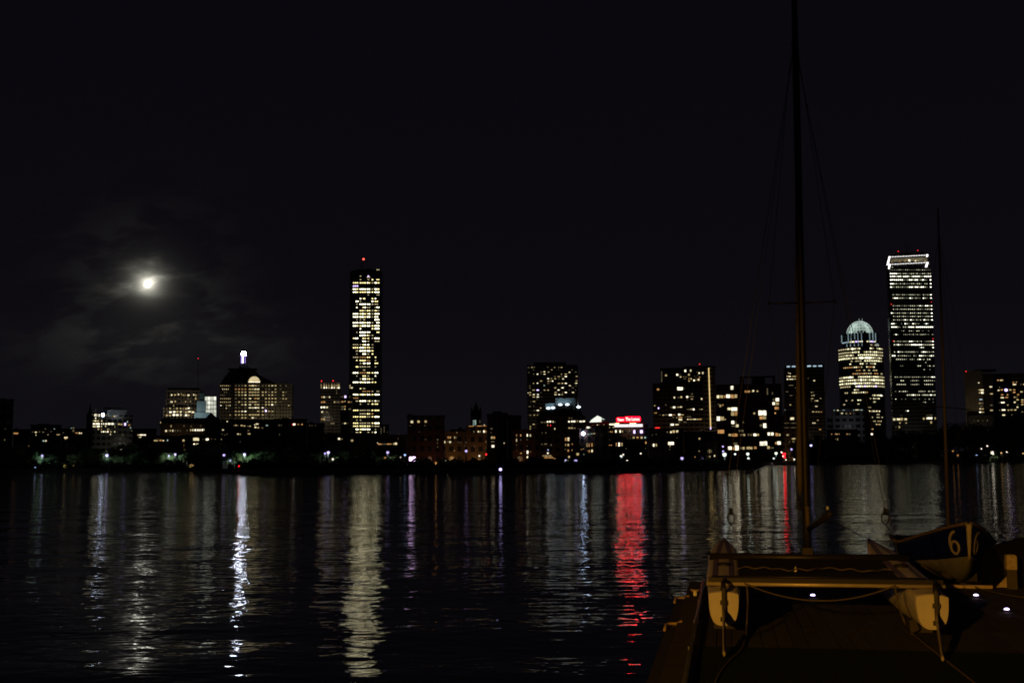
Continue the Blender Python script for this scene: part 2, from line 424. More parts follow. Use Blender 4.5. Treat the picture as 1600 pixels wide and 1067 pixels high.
# three small marker lamps in the dock boards
dl = [(1270, 930, 'small violet-white dock light under the catamaran beam'), (1525, 930, 'small violet-white dock light just in front of the kerb'),
      (1573, 952, 'small violet-white dock light nearest the right edge')]
for px, py, lab in dl:
    q = PZ(px, py, DZ + 0.03)
    lo = empty('dock_light', (q.x, q.y, DZ), dock_rot); tag(lo, lab, 'dock light', 'marker lights in the dock')
    MB().lathe([(0.075, 0.004), (0.075, 0.02), (0.05, 0.03), (0.0, 0.03)], n=16).build('base', surf('black_plastic', (0.02, 0.02, 0.022), 0.5), lo)
    MB().ball((0, 0, 0.034), 0.025, 12, sq=(1.2, 1, 0.62)).build('lens', light('led_lens', (0.66, 0.56, 1.0), 5.0, 0), lo, True)

# the sodium lamp behind the viewer that lights the dock
sl = empty('street_lamp', (-9.5, -13.5, 0.4)); tag(sl, 'tall sodium lamp post on the near bank behind the dock', 'street lamp')
sp_ = lamp_light('bulb_or_fill', (0, 0, 5.4), (1.0, 0.44, 0.04), 10500, sl, 0.12)
sp_.data.spot_size = math.radians(19); sp_.data.spot_blend = 1.0
sp_.rotation_euler = (Vector((3.2, 12.0, 0.6)) - Vector((-9.5, -13.5, 5.8))).to_track_quat('-Z', 'Y').to_euler()
MB().tube([(0, 0, 0), (0, 0, 5.1)], [0.09, 0.06]).build('pole', surf('black_plastic', (0.02, 0.02, 0.022)), sl, True)
MB().lathe([(0.05, 5.62), (0.26, 5.69), (0.22, 5.79), (0.0, 5.85)], n=16).build('lamp_shade', surf('black_plastic', (0.02, 0.02, 0.022)), sl, True)
MB().tube([(0.0, -0.05, 5.1), (0.0, -0.2, 5.3), (0.0, -0.12, 5.7)], 0.012).build('bracket', surf('black_plastic', (0.02, 0.02, 0.022)), sl, True)
MB().box(-2.5, 2.5, -2.5, 2.5, -0.4, -0.02).build('base', surf('bank_stone', (0.16, 0.15, 0.14)), sl)

# ------------------------------------------------------------------ catamaran on the dock
LT = P(1130, 910, 11.75)
cat = empty('catamaran', (LT.x, LT.y, 0), dock_rot)
tag(cat, 'twin-hulled sailing catamaran with a tall dark mast, parked on the dock', 'sailboat')
def inv(p):                      # world -> catamaran frame
    q = Vector(p) - Vector((LT.x, LT.y, 0)); return Vector((q.dot(DR), q.dot(DF), q.z))
def hull_mat():
    m, t, b = base_mat('hull_gelcoat')
    tcn = N(t, 'ShaderNodeTexCoord'); sp = N(t, 'ShaderNodeSeparateXYZ'); t.links.new(tcn.outputs['Object'], sp.inputs[0])
    gn = N(t, 'ShaderNodeNewGeometry'); sn = N(t, 'ShaderNodeSeparateXYZ'); t.links.new(gn.outputs['Normal'], sn.inputs[0])
    ax = mth(t, 'ABSOLUTE', sp.outputs[0])
    c = mth(t, 'SUBTRACT', 0.088, mth(t, 'MULTIPLY', mth(t, 'MAXIMUM', mth(t, 'SUBTRACT', sp.outputs[1], 2.9), 0), 0.036))
    st = mth(t, 'LESS_THAN', mth(t, 'ABSOLUTE', mth(t, 'SUBTRACT', ax, c)), 0.032)
    st = mth(t, 'MULTIPLY', st, mth(t, 'MULTIPLY', mth(t, 'GREATER_THAN', sn.outputs[2], 0.55), mth(t, 'GREATER_THAN', sp.outputs[1], 0.42)))
    nz = N(t, 'ShaderNodeTexNoise'); nz.inputs['Scale'].default_value = 5; nz.inputs['Detail'].default_value = 7
    t.links.new(tcn.outputs['Object'], nz.inputs['Vector'])
    w_ = N(t, 'ShaderNodeMix'); w_.data_type = 'RGBA'; w_.inputs[6].default_value = (0.50, 0.47, 0.45, 1); w_.inputs[7].default_value = (0.82, 0.79, 0.77, 1)
    t.links.new(nz.outputs['Fac'], w_.inputs[0])
    mx = N(t, 'ShaderNodeMix'); mx.data_type = 'RGBA'; mx.inputs[7].default_value = (0.19, 0.15, 0.32, 1)
    t.links.new(st, mx.inputs[0]); t.links.new(w_.outputs[2], mx.inputs[6]); t.links.new(mx.outputs[2], b.inputs['Base Color'])
    b.inputs['Roughness'].default_value = 0.42
    return m
HM = hull_mat()
HL = 5.15
def hull():
    b = MB(); ns, na = 40, 26; rings = []
    for i in range(ns + 1):
        t = i / ns
        hw = 0.143 + 0.037 * min(1, t / 0.25)
        if t > 0.5: hw = 0.18 * (1 - ((t - 0.5) / 0.5) ** 2.1) + 0.006
        zd = 0.893 + 0.215 * t
        zk = 0.594 - 0.03 * math.sin(min(1, t / 0.8) * math.pi)
        if t > 0.72: zk += 0.36 * ((t - 0.72) / 0.28) ** 2.4
        y = t * HL
        rg = []
        for j in range(na):       # round the keel from the left gunwale to the right
            q = math.pi * j / (na - 1)
            cx, sx = math.cos(q), math.sin(q)
            rg.append((-hw * math.copysign(abs(cx) ** 0.62, cx), y, zd - (zd - zk) * sx ** 0.72))
        for j in range(1, 8):     # cambered deck back to the left
            u_ = 1 - 2 * j / 8
            rg.append((hw * u_, y, zd + 0.022 * (1 - u_ * u_)))
        rings.append(rg)
    k = len(rings[0]); b.v = [p for r_ in rings for p in r_]
    for i in range(ns):
        for j in range(k):
            b.f.append([i * k + j, (i + 1) * k + j, (i + 1) * k + (j + 1) % k, i * k + (j + 1) % k]); b.mi.append(0)
    b.f.append(list(range(k))); b.mi.append(0)
    b.f.append(list(reversed(range(ns * k, ns * k + k)))); b.mi.append(0)
    return b
DKM = surf('dark_metal', (0.035, 0.033, 0.035), 0.45, 0.3, 10, 0.5)
ALU = surf('anodised_alloy', (0.62, 0.55, 0.45), 0.42, 0.2, 8, 0.35)
BLK = surf('black_plastic', (0.02, 0.02, 0.022))
RUD = surf('rudder_gelcoat', (0.40, 0.34, 0.28), 0.5, 0.3, 9)
ROPE = surf('rope_fibre', (0.11, 0.09, 0.07), 0.9, 0.4, 40)
SEP = 1.95
for k, xo in enumerate((0.0, SEP)):
    h_ = fix_normals(hull().build('hull', HM, cat, False, (xo, 0, 0)))
    for p_ in h_.data.polygons: p_.use_smooth = abs(p_.normal.y) < 0.9
    rd = empty('rudder', (xo + (0.0 if k == 0 else 0.03), 0, 0), 0.0 if k == 0 else -0.13); rd.parent = cat
    bl = MB(); sec = []
    for s in [i / 10 for i in range(11)]:
        yy = -0.07 - 1.12 * s; zz = 0.70 - 0.185 * s; ch = 0.075 * (1 - 0.35 * s * s) if s < 1 else 0.03
        sec.append([(0, yy, zz + ch), (0.014, yy, zz), (0, yy, zz - ch * 0.9), (-0.014, yy, zz)])
    bl.v = [p for s_ in sec for p in s_]
    for i in range(10):
        for j in range(4): bl.f.append([i * 4 + j, i * 4 + (j + 1) % 4, (i + 1) * 4 + (j + 1) % 4, (i + 1) * 4 + j]); bl.mi.append(0)
    bl.f += [[3, 2, 1, 0], [40, 41, 42, 43]]; bl.mi += [0, 0]
    fix_normals(bl.build('blade', RUD, rd))
    hd = MB().box(-0.018, 0.018, -0.075, -0.012, 0.66, 0.955).box(-0.034, 0.034, -0.05, 0.0, 0.64, 0.68).box(-0.034, 0.034, -0.05, 0.0, 0.80, 0.84)
    hd.build('rudder_head', DKM, rd)
    MB().tube([(0, -0.06, 0.95), (0.0, 0.12, 1.0), (0.02, 0.62, 1.0)], [0.028, 0.022, 0.016]).build('tiller_arm', DKM, rd, True)
    ht = MB().lathe([(0.0, 0.03), (0.07, 0.028), (0.08, 0.012), (0.08, 0.0)], n=20)
    ht.build('hatch', BLK, h_, True).location = (0.0, 2.05, 1.0)
    for yy in (0.75, 3.6): MB().box(-0.11, 0.11, yy, yy + 0.2, DZ + 0.004, 0.585).build('cradle_block', surf('wet_timber', (0.05, 0.045, 0.04)), cat).location = (xo, 0, 0)
BZ = 0.955
BF = 1.045
b1 = MB().tube([(-0.17, 0.42, BZ), (SEP + 0.19, 0.42, BZ)], 0.021, 12)
rb_ = b1.build('rear_beam', ALU, cat, True)
MB().box(-0.15, SEP + 0.17, 0.40, 0.46, BZ + 0.018, BZ + 0.062).build('beam_track', DKM, rb_)
MB().tube([(-0.12, 0.66, BZ + 0.05), (SEP + 0.05, 0.66, BZ + 0.05)], 0.011).build('tiller_crossbar', DKM, cat, True)
MB().tube([(-0.17, 2.66, BF), (SEP + 0.17, 2.66, BF)], 0.047, 12).build('front_beam', DKM, cat, True)
tr = MB()
for j in range(9):
    for i in range(13):
        u_, v_ = i / 12, j / 8
        tr.v.append((0.16 + (SEP - 0.32) * u_, 0.47 + 2.13 * v_, BZ - 0.01 + (BF - BZ) * v_ - 0.035 * math.sin(math.pi * u_) * math.sin(math.pi * v_)))
for j in range(8):
    for i in range(12):
        q = j * 13 + i; tr.f.append([q, q + 1, q + 14, q + 13]); tr.mi.append(0)
o = tr.build('trampoline', surf('black_mesh_cloth', (0.012, 0.012, 0.014), 0.9, 0.3, 60), cat)
md = o.modifiers.new('thick', 'SOLIDIFY'); md.thickness = 0.006
# mast, spreaders, wires
mb_ = Vector((SEP / 2 - 0.0, 2.66, BF + 0.05)); mtop = inv(P(1239.5, -60, 14.25))
def mast_at(s): return mb_.lerp(mtop, s)
ms = MB(); rings = []
for i in range(25):
    c = mast_at(i / 24); sc = 1.0 if i < 20 else 1 - 0.06 * (i - 19)
    rings.append([(c.x + 0.043 * sc * math.cos(q), c.y + 0.075 * sc * math.sin(q) * (1.0 if math.sin(q) > 0 else 0.7), c.z) for q in [2 * math.pi * j / 14 for j in range(14)]])
ms.v = [p for r_ in rings for p in r_]
for i in range(24):
    for j in range(14): ms.f.append([i * 14 + j, i * 14 + (j + 1) % 14, (i + 1) * 14 + (j + 1) % 14, (i + 1) * 14 + j]); ms.mi.append(0)
ms.f += [list(reversed(range(14))), list(range(24 * 14, 25 * 14))]; ms.mi += [0, 0]
mo = ms.build('mast', surf('mast_alloy', (0.022, 0.02, 0.019), 0.5, 0.3, 3, 0.3), cat, True)
MB().box(-0.06, 0.06, -0.08, 0.08, BF + 0.04, BF + 0.12).build('mast_step', DKM, mo).location = (mb_.x, mb_.y, 0)
hounds = inv(P(1241, 66, 14.22)); zs = inv(P(1251, 473, 14.2)).z
WIRE = surf('rigging_wire', (0.05, 0.05, 0.055), 0.5, 0.1, 10, 0.6)
sc_ = mast_at((zs - mb_.z) / (mtop.z - mb_.z))
tips = []
for sx in (-1, 1):
    tip = sc_ + Vector((sx * 0.385, -0.05, 0.0)); tips.append(tip)
    sp = MB().tube([sc_, tip], [0.012, 0.008]).ball(tuple(tip), 0.022, 8)
    s_o = sp.build('spreader', DKM, cat, True)
    MB().tube([hounds + Vector((sx * 0.03, 0, 0)), tip, mb_ + Vector((sx * 0.05, 0, 0.25))], 0.0035, 5).build('diamond_wire', WIRE, s_o)
hl = Vector((-0.10, 2.95, 1.02)); hr = Vector((SEP + 0.10, 2.95, 1.02))
for q in (hl, hr): MB().tube([hounds, q], 0.004, 5).build('shroud', WIRE, cat)
# trapeze wires with their dangling handles
for px, D_ in ((1142, 14.4), (1383, 14.1)):
    a_ = inv(P(px, 800, D_)); b_ = inv(P(px, 836, D_))
    tw = empty('trapeze_wire'); tw.parent = cat
    MB().tube([hounds, a_], 0.003, 5).build('wire', WIRE, tw)
    rgp = [a_ + Vector((0.042 * math.sin(q), 0, -0.07 + 0.07 * math.cos(q))) for q in [2 * math.pi * j / 14 for j in range(15)]]
    MB().tube(rgp, 0.009, 6).box(a_.x - 0.02, a_.x + 0.02, a_.y - 0.015, a_.y + 0.015, a_.z - 0.03, a_.z + 0.05).build('handle', BLK, tw, True)
    MB().tube([a_ + Vector((0, 0, -0.13)), a_ + Vector((0.03, 0, -0.2)), b_], 0.006, 6).build('lanyard', BLK, tw, True)
# furled jib standing on the forestay, with its bridle to the bows
tack = inv(P(1250, 776, 16.1)); head = inv(P(1243.5, 120, 14.5))
fj = MB(); pts = []; rs = []
for i in range(41):
    s = i / 40; pts.append(tack.lerp(head, s)); rs.append((0.016 + 0.03 * min(1, s / 0.06)) * (1 - 0.62 * s) * (1 + 0.07 * math.sin(s * 60) + 0.05 * math.sin(s * 23 + 1)))
fj.tube(pts, rs, 12)
fj.build('furled_jib', surf('sail_cloth', (0.115, 0.10, 0.09), 0.85, 0.35, 12), cat, True)
fd = inv(P(1249.5, 790, 16.15))
MB().lathe([(0.0, -0.05), (0.05, -0.05), (0.05, -0.035), (0.02, -0.03), (0.02, 0.03), (0.05, 0.035), (0.05, 0.05), (0.0, 0.05)], n=14).build('furler_drum', BLK, cat, True).location = fd
MB().tube([fd, tack], 0.006, 5).tube([head, hounds], 0.004, 5).build('forestay', WIRE, cat)
for xo in (0.0, SEP): MB().tube([fd, (xo, HL - 0.15, 1.11)], 0.004, 5).build('bridle_wire', WIRE, cat)
# short boom stub, gooseneck and its pale fittings
g0 = inv(P(1264.5, 826, 14.1)); g1 = inv(P(1298, 802, 13.2))
bm = MB().tube([g0, g1], [0.036, 0.034], 10).build('boom', surf('boom_alloy', (0.03, 0.027, 0.025), 0.5, 0.3, 6, 0.3), cat, True)
MB().ball(tuple(inv(P(1293, 793.5, 13.2))), 0.016, 8, sq=(1, 1, 1.4)).build('end_cap', surf('pale_fitting', (0.85, 0.75, 0.6), 0.4), bm, True)
a_ = inv(P(1261, 791, 14.08)); b_ = inv(P(1262.5, 823, 14.08))
MB().tube([a_, b_], 0.026, 8).build('halyard_bundle', surf('sail_cloth', (0.42, 0.33, 0.25)), cat, True)
# lines lying on the trampoline
rr = random.Random(3)
for k, (y0, ph) in enumerate(((1.5, 0.0),)):
    pts = [(0.15 + (SEP - 0.3) * i / 40, y0 + 0.13 * math.sin(i * 0.33 + ph) + 0.06 * math.sin(i * 0.9), BZ + 0.05 + 0.018 * math.sin(i * 0.7 + ph) ** 2) for i in range(41)]
    MB().tube(pts, 0.009, 6).build('sheet_rope', ROPE, cat, True)
bk = inv(P(1243, 890, 13.2)); MB().box(-0.012, 0.012, -0.012, 0.012, -0.02, 0.02).tube([(0, 0, 0.01), (0, 0, 0.035)], 0.006).build('block_pulley', surf('pale_fitting', (0.85, 0.75, 0.6)), cat).location = bk
# the sagging line between the hulls
def sag(p0, p1, d, n=24): return [Vector(p0).lerp(Vector(p1), i / n) - Vector((0, 0, d * 4 * (i / n) * (1 - i / n))) for i in range(n + 1)]
s0 = inv(P(1163, 911, 12.0)); s1 = inv(P(1400, 914, 11.7)); 
MB().tube(sag(s0, s1, 0.16), 0.008, 6).build('tie_rope', ROPE, cat, True)
# lines from the beam down to the dock and away
def dock_rope(name, pix, lab):
    pts = []
    for px, py, D_ in pix:
        pts.append(PZ(px, py, DZ + 0.022) if D_ is None else P(px, py, D_))
    q = [pts[0]]
    for i in range(len(pts) - 1):      # smooth through the given points
        p0, p1, p2, p3 = pts[max(i - 1, 0)], pts[i], pts[i + 1], pts[min(i + 2, len(pts) - 1)]
        for s in range(1, 9):
            t = s / 8
            c = 0.5 * ((2 * p1) + (p2 - p0) * t + (2 * p0 - 5 * p1 + 4 * p2 - p3) * t * t + (3 * p1 - p0 - 3 * p2 + p3) * t ** 3)
            c.z = max(c.z, DZ + 0.02); q.append(c)
    tag(MB().tube(q, 0.009, 6).build(name, ROPE, None, True), lab, 'rope')
dock_rope('rope', [(1167, 914, 11.95), (1168.5, 940, 11.9), (1167, 970, 11.6), (1165, 995, None), (1158, 1015, None), (1140, 1032, None), (1124, 1052, None), (1116, 1072, None)],
          'thin line hanging by the left hull and curling away over the mat')
dock_rope('rope', [(1398, 915, 11.7), (1404, 945, 11.6), (1414, 973, 11.4), (1425, 990, None), (1455, 1013, None), (1490, 1040, None), (1525, 1068, None), (1540, 1085, None)],
          'thin line hanging by the right hull and running off across the mat')
dock_rope('rope', [(1440, 883, 14.6), (1470, 900, 14.9), (1500, 911, None), (1540, 922, None), (1580, 930, None), (1625, 936, None)],
          'mooring line running along the dock in front of the square post')

# ------------------------------------------------------------------ navy dinghy number 6, bow towards the viewer
bow = P(1513.5, 818, 16.75); mid = P(1480, 845, 18.75)
ax = Vector((bow.x - mid.x, bow.y - mid.y, 0)).normalized(); DA = math.atan2(ax.y, ax.x)
dg = empty('dinghy', (bow.x, bow.y, 0), DA); tag(dg, 'navy blue dinghy with a pale number 6 on its bow, standing beyond the dock', 'sailboat')
DL = 3.85
def dsec(t):      # t: 0 bow .. 1 stern -> half-beam at sheer / chine and the heights of sheer, chine, keel, and the setback
    hb = 0.80 * min(1, (t / 0.66)) ** 0.72 * (1 - 0.16 * max(0, t - 0.6) / 0.4)
    hc = hb * (0.50 + 0.36 * min(1, t / 0.5))
    zs_ = bow.z - 0.40 * min(1, t / 0.55) 
    zc = 0.84 - 0.22 * min(1, t / 0.5)
    zk = 0.82 - 0.38 * min(1, t / 0.22) ** 0.75 + 0.06 * max(0, t - 0.4)
    return max(hb, 0.03), max(hc, 0.022), zs_, zc, zk
top_, botm = MB(), MB(); nsec = 36
R_ = []
for i in range(nsec + 1):
    t = (i / nsec) ** 1.4; x_ = -t * DL; hb, hc, zs_, zc, zk = dsec(t)
    rk = 0.10 * max(0, 1 - t / 0.12)             # raked stem
    R_.append((x_, hb, hc, zs_, zc, zk, rk))
def strip(b, cols):
    k = len(cols[0]); o_ = len(b.v); b.v += [p for c in cols for p in c]
    for i in range(len(cols) - 1):
        for j in range(k - 1): b.f.append([o_ + i * k + j, o_ + i * k + j + 1, o_ + (i + 1) * k + j + 1, o_ + (i + 1) * k + j]); b.mi.append(0)
for s in (-1, 1):
    strip(top_, [[(x_ - rk * 0.9 * (1 - q), s * (hc + (hb - hc) * q ** 0.8), zc + (zs_ - zc) * q) for q in (0, .2, .4, .6, .8, 1)] for x_, hb, hc, zs_, zc, zk, rk in R_])
    strip(botm, [[(x_ - rk * 0.9 - 0.25 * rk * (1 - q), s * hc * q ** 0.85, zk + (zc - zk) * q ** 1.7) for q in (0, .25, .5, .75, 1)] for x_, hb, hc, zs_, zc, zk, rk in R_])
x_, hb, hc, zs_, zc, zk, rk = R_[-1]
top_.add([(x_, -hb, zs_), (x_, -hc, zc), (x_, hc, zc), (x_, hb, zs_)], [(0, 1, 2, 3)])
botm.add([(x_, -hc, zc), (x_, 0, zk), (x_, hc, zc)], [(0, 1, 2)])
NAVY = surf('navy_paint', (0.004, 0.007, 0.20), 0.35, 0.25, 3, spec=0.5)
o = top_.build('topsides', NAVY, dg, True); fix_normals(o); md = o.modifiers.new('thick', 'SOLIDIFY'); md.thickness = 0.02; md.offset = -1
ob = botm.build('bottom', surf('grey_bottom_paint', (0.20, 0.205, 0.21), 0.6, 0.35, 4), dg, True); fix_normals(ob)
md = ob.modifiers.new('thick', 'SOLIDIFY'); md.thickness = 0.02; md.offset = -1
for s in (-1, 1):
    MB().tube([(x_ + 0.01, s * (hb + 0.004), zs_ + 0.005) for x_, hb, hc, zs_, zc, zk, rk in R_], 0.026, 8).build('gunwale', surf('varnished_wood', (0.17, 0.13, 0.09), 0.5, 0.3, 12), dg, True)
stem_p = [(0.025 - 0.09 * (1 - q), 0, 0.80 + (bow.z - 0.80) * q) for q in [i / 6 for i in range(7)]]
MB().tube(stem_p, [0.014, 0.02, 0.026, 0.03, 0.034, 0.038, 0.04], 8).build('stem_strip', surf('pale_paint', (0.46, 0.42, 0.35), 0.5, 0.2, 10), dg, True)
dkb = MB(); strip(dkb, [[(x_, s_ * (hb - 0.02), zs_ - 0.02 + 0.03 * (1 - abs(s_))) for s_ in (-1, -.5, 0, .5, 1)] for x_, hb, hc, zs_, zc, zk, rk in R_[:24]])
fix_normals(dkb.build('foredeck', surf('varnished_wood', (0.17, 0.13, 0.09)), dg, True))
sxx = R_[22][0]
MB().box(sxx - 0.03, sxx, -0.6, 0.6, 0.72, 0.92).box(-2.9, -2.65, -0.66, 0.66, 0.80, 0.83).build('thwart', surf('varnished_wood', (0.17, 0.13, 0.09)), dg)
# the number, a rounded stroke laid on each bow
def six(s):
    ctl = [(0.72, 0.98), (0.48, 0.93), (0.27, 0.74), (0.18, 0.48), (0.2, 0.24), (0.34, 0.06), (0.56, 0.03), (0.74, 0.14), (0.80, 0.33), (0.70, 0.50), (0.50, 0.57), (0.30, 0.48), (0.2, 0.33)]
    pts = []
    for i in range(len(ctl) - 1):
        p0, p1, p2, p3 = [Vector((*ctl[max(0, min(len(ctl) - 1, k))], 0)) for k in (i - 1, i, i + 1, i + 2)]
        for q in range(6):
            t = q / 6; pts.append(0.5 * (2 * p1 + (p2 - p0) * t + (2 * p0 - 5 * p1 + 4 * p2 - p3) * t * t + (3 * p1 - p0 - 3 * p2 + p3) * t ** 3))
    pts.append(Vector((*ctl[-1], 0)))
    b = MB(); W_ = 0.072
    def at(u_, v_):
        # u: position along the bow read left to right, v: 0 foot .. 1 head
        xx = (0.52 - 0.38 * u_) * -1 if s < 0 else (0.14 + 0.38 * u_) * -1
        t = (-xx) / DL; hb, hc, zs_, zc, zk = dsec(t); q = 0.10 + 0.74 * v_
        y_ = hc + (hb - hc) * q ** 0.8; rk = 0.10 * max(0, 1 - t / 0.12)
        return Vector((xx - rk * 0.9 * (1 - q) , s * (y_ + 0.006), zc + (zs_ - zc) * q))
    L_, Rr = [], []
    for i, p in enumerate(pts):
        d = (pts[min(i + 1, len(pts) - 1)] - pts[max(i - 1, 0)]).normalized(); nrm = Vector((-d.y, d.x, 0))
        L_.append(at(p.x + nrm.x * W_, p.y + nrm.y * W_ * 0.8)); Rr.append(at(p.x - nrm.x * W_, p.y - nrm.y * W_ * 0.8))
    off = Vector((0.0, s * 0.006, 0))
    vs = [*L_, *Rr, *[v + off for v in L_], *[v + off for v in Rr]]; n_ = len(pts)
    for i in range(n_ - 1):
        b.f += [[2 * n_ + i, 2 * n_ + i + 1, 3 * n_ + i + 1, 3 * n_ + i], [i, i + 1, 2 * n_ + i + 1, 2 * n_ + i], [n_ + i, n_ + i + 1, 3 * n_ + i + 1, 3 * n_ + i]]; b.mi += [0, 0, 0]
    b.v = [tuple(v) for v in vs]
    return b
for s in (-1, 1): six(s).build('number', surf('pale_paint', (0.62, 0.56, 0.46)), dg)
def dinv(p):
    q = Vector(p) - Vector((bow.x, bow.y, 0)); c, s = math.cos(DA), math.sin(DA); return Vector((q.x * c + q.y * s, -q.x * s + q.y * c, q.z))
m0 = dinv(P(1481.5, 826, 17.9)); m0.z = 0.75; m1 = dinv(P(1465.5, 326, 17.7))
MB().tube([m0, m0.lerp(m1, 0.5), m1], [0.030, 0.022, 0.011], 10).build('mast', surf('dinghy_mast', (0.08, 0.07, 0.06), 0.5, 0.3, 5), dg, True)
sp0 = dinv(P(1474.5, 636, 17.8))
MB().tube([dinv(P(1437, 633, 17.6)), sp0, dinv(P(1518, 640, 18.0))], 0.008, 6).build('spreader', DKM, dg, True)
for e_ in ((1437, 633, 17.6), (1518, 640, 18.0)):
    sd = -1 if e_[0] < 1470 else 1
    MB().tube([m0.lerp(m1, 0.93), dinv(P(*e_)), (-1.75, -sd * 0.72, 0.95)], 0.0028, 5).build('shroud', WIRE, dg)
MB().tube([m0.lerp(m1, 0.93), (-0.15, 0, bow.z + 0.02)], 0.0028, 5).build('forestay', WIRE, dg)
# low float the dinghy stands on
q0 = P(1400, 905, 17.3)
fl = MB().box(2.1, 7.4, 0.06, 5.2, 0.02, 0.40)
o = fl.build('dock_float', surf('wet_timber', (0.05, 0.045, 0.04)), loc=dock_o); o.rotation_euler = (0, 0, dock_rot); structure(o)
# keel chocks under the dinghy
for x0_, hw_, zt_ in ((-1.2, .25, .53), (-3.1, .4, .56)): MB().box(x0_, x0_ + .2, -hw_, hw_, 0.405, zt_).build('keel_chock', surf('wet_timber', (0.05, 0.045, 0.04)), dg)
# a second boat under a dark cover at the right edge of the dock
cv = P(1640, 905, 17.2)
cb = empty('covered_boat', (cv.x, cv.y, 0), dock_rot + 0.5); tag(cb, 'small boat under a black cover at the right edge of the dock', 'sailboat')
cvb = MB(); rings = []
for i in range(13):
    t = i / 12; hw = 0.62 * math.sin(math.pi * min(1, 0.12 + t * 0.75)); zt = 0.98 + 0.12 * math.sin(t * 5)
    rings.append([(-1.0 + 2.6 * t, hw * a_, z_) for a_, z_ in ((-1, 0.42), (-1.02, 0.72), (-.5, zt - .06), (0, zt), (.5, zt - .06), (1.02, 0.72), (1, 0.42))])
strip(cvb, rings); fix_normals(cvb.build('cover', surf('black_cover', (0.005, 0.005, 0.006), 0.9), cb, True))
# ------------------------------------------------------------------ the city
def part_runs(root, runs, draw, name):
    """each unbroken lit run is a part; past a hundred the smallest share one mesh"""
    runs.sort(key=lambda r: -(r[1][-1][1] - r[1][0][0]) * r[2])
    for y, g_, hh in runs[:98]:
        b, mats = MB(), []; draw(b, mats, y, g_, hh); b.build(name, mats, root)
    if len(runs) > 98:
        b, mats = MB(), []
        for y, g_, hh in runs[98:]: draw(b, mats, y, g_, hh)
        b.build('small_' + name, mats, root)['kind'] = 'stuff'
class Bld:
    def __init__(s, name, label, cat, px0, px1, ytop, D, extra=0.0, mat=None, depth=18, group=None, ybase=None, wall=True):
        pc = (px0 + px1) / 2
        c = P(pc, 700, D); s.az = math.atan2(c.x, c.y); s.a = s.az + math.radians(extra)
        s.org = Vector((c.x, c.y, GZ)); s.U = Vector((math.cos(s.a), -math.sin(s.a), 0)); s.B = Vector((math.sin(s.a), math.cos(s.a), 0))
        s.root = empty(name, s.org, -s.a); tag(s.root, label, cat, group); s.mat = mat; s.depth = depth
        s.nw = 0
        if wall: s.wall = s.block(px0, px1, ytop, None, name='wall', cornice=0.5)
    def loc(s, px, py, off=0.0):     # local (u, z) where a measured direction meets the front plane
        d = ray(px, py); o = s.org + s.B * off - EYE
        t = o.dot(s.B) / d.dot(s.B); q = EYE + d * t - s.org
        return q.dot(s.U), q.z
    def block(s, x0, x1, y0, y1=None, off=0.0, depth=None, mat=None, name='wall', parent=None, cornice=0):
        ym = y0 if y1 is None else (y0 + y1) / 2
        u0, _ = s.loc(x0, ym if y1 else (y0 + 700) / 2, off); u1, _ = s.loc(x1, ym if y1 else (y0 + 700) / 2, off)
        _, zt = s.loc((x0 + x1) / 2, y0, off); zb = 0.0 if y1 is None else s.loc((x0 + x1) / 2, y1, off)[1]
        b = MB().box(u0, u1, off, off + (depth or s.depth), zb, zt)
        if cornice: b.box(u0 - cornice * .5, u1 + cornice * .5, off - cornice * .5, off + (depth or s.depth) + cornice * .5, zt, zt + cornice)
        return b.build(name, mat or s.mat, parent or s.root)
    def poly(s, pts, off=0.0, depth=8, mat=None, name='roof', parent=None):
        return fix_normals(MB().prism([s.loc(x, y, off) for x, y in pts], off, off + depth).build(name, mat or s.mat, parent or s.root))
    def pane(s, b, x0, x1, y0, y1, code, off, mats):
        ix, iy = min(.32, max(0, (x1 - x0) - .9) / 2), min(.42, max(0, (y1 - y0) - .9) / 2)
        if code in 'SsmMtB': ix = iy = 0
        ua, za = s.loc(x0 + ix, y1 - iy, off); ub, zb = s.loc(x1 - ix, y0 + iy, off)
        m_ = LIT[code]
        if m_ not in mats: mats.append(m_)
        b.box(ua, ub, off - 0.12, off + 0.05, za, zb, mats.index(m_))
    def wins(s, txt, h=3.0, name='window', off=0.0, parent=None):
        for tok in txt.replace('\n', ' ').split(';'):
            p = tok.split()
            if not p: continue
            if len(p) == 3: x, y = float(p[0]), float(p[1]); q = (x - .8, x + .8, y - .8, y + .8, p[2])
            elif len(p) == 4: x0, x1, y = map(float, p[:3]); q = (x0, x1, y - h / 2, y + h / 2, p[3])
            else: q = (*map(float, p[:4]), p[4])
            mats = []; b = MB(); s.pane(b, *q, off, mats)
            b.build(name, mats, parent or s.root); s.nw += 1
    def bands(s, rows, h, name='window_band', off=0.0):
        """one lit storey per part: 'y x0 x1 code, x0 x1 code, ...'"""
        runs = []
        for y, segs, *hh in rows:
            q = [[]]
            for g_ in sorted(segs):
                if q[-1] and g_[0] - q[-1][-1][1] > 1.9: q.append([])
                q[-1].append(g_)
            runs += [(y, g_, hh[0] if hh else h) for g_ in q if g_]
        part_runs(s.root, runs, lambda b, mats, y, g_, hh: [s.pane(b, x0, x1, y - hh / 2, y + hh / 2, c, off, mats) for x0, x1, c in g_], name)
    def red(s, px, py, off=1.5, r=0.9):
        r *= .58
        u, z = s.loc(px, py, off)
        b = MB().ball((u, off, z), r, 8); o = b.build('warning_light', LIT['r'], s.root)
        return o
    def mast(s, px, y0, y1, r, off=3.0, mat=None, name='antenna'):
        u0, z0 = s.loc(px, y1, off); u1, z1 = s.loc(px, y0, off)
        return MB().tube([(u0, off, z0), (u1, off, z1)], [r, r * .5], 6).build(name, mat or DKM, s.root)

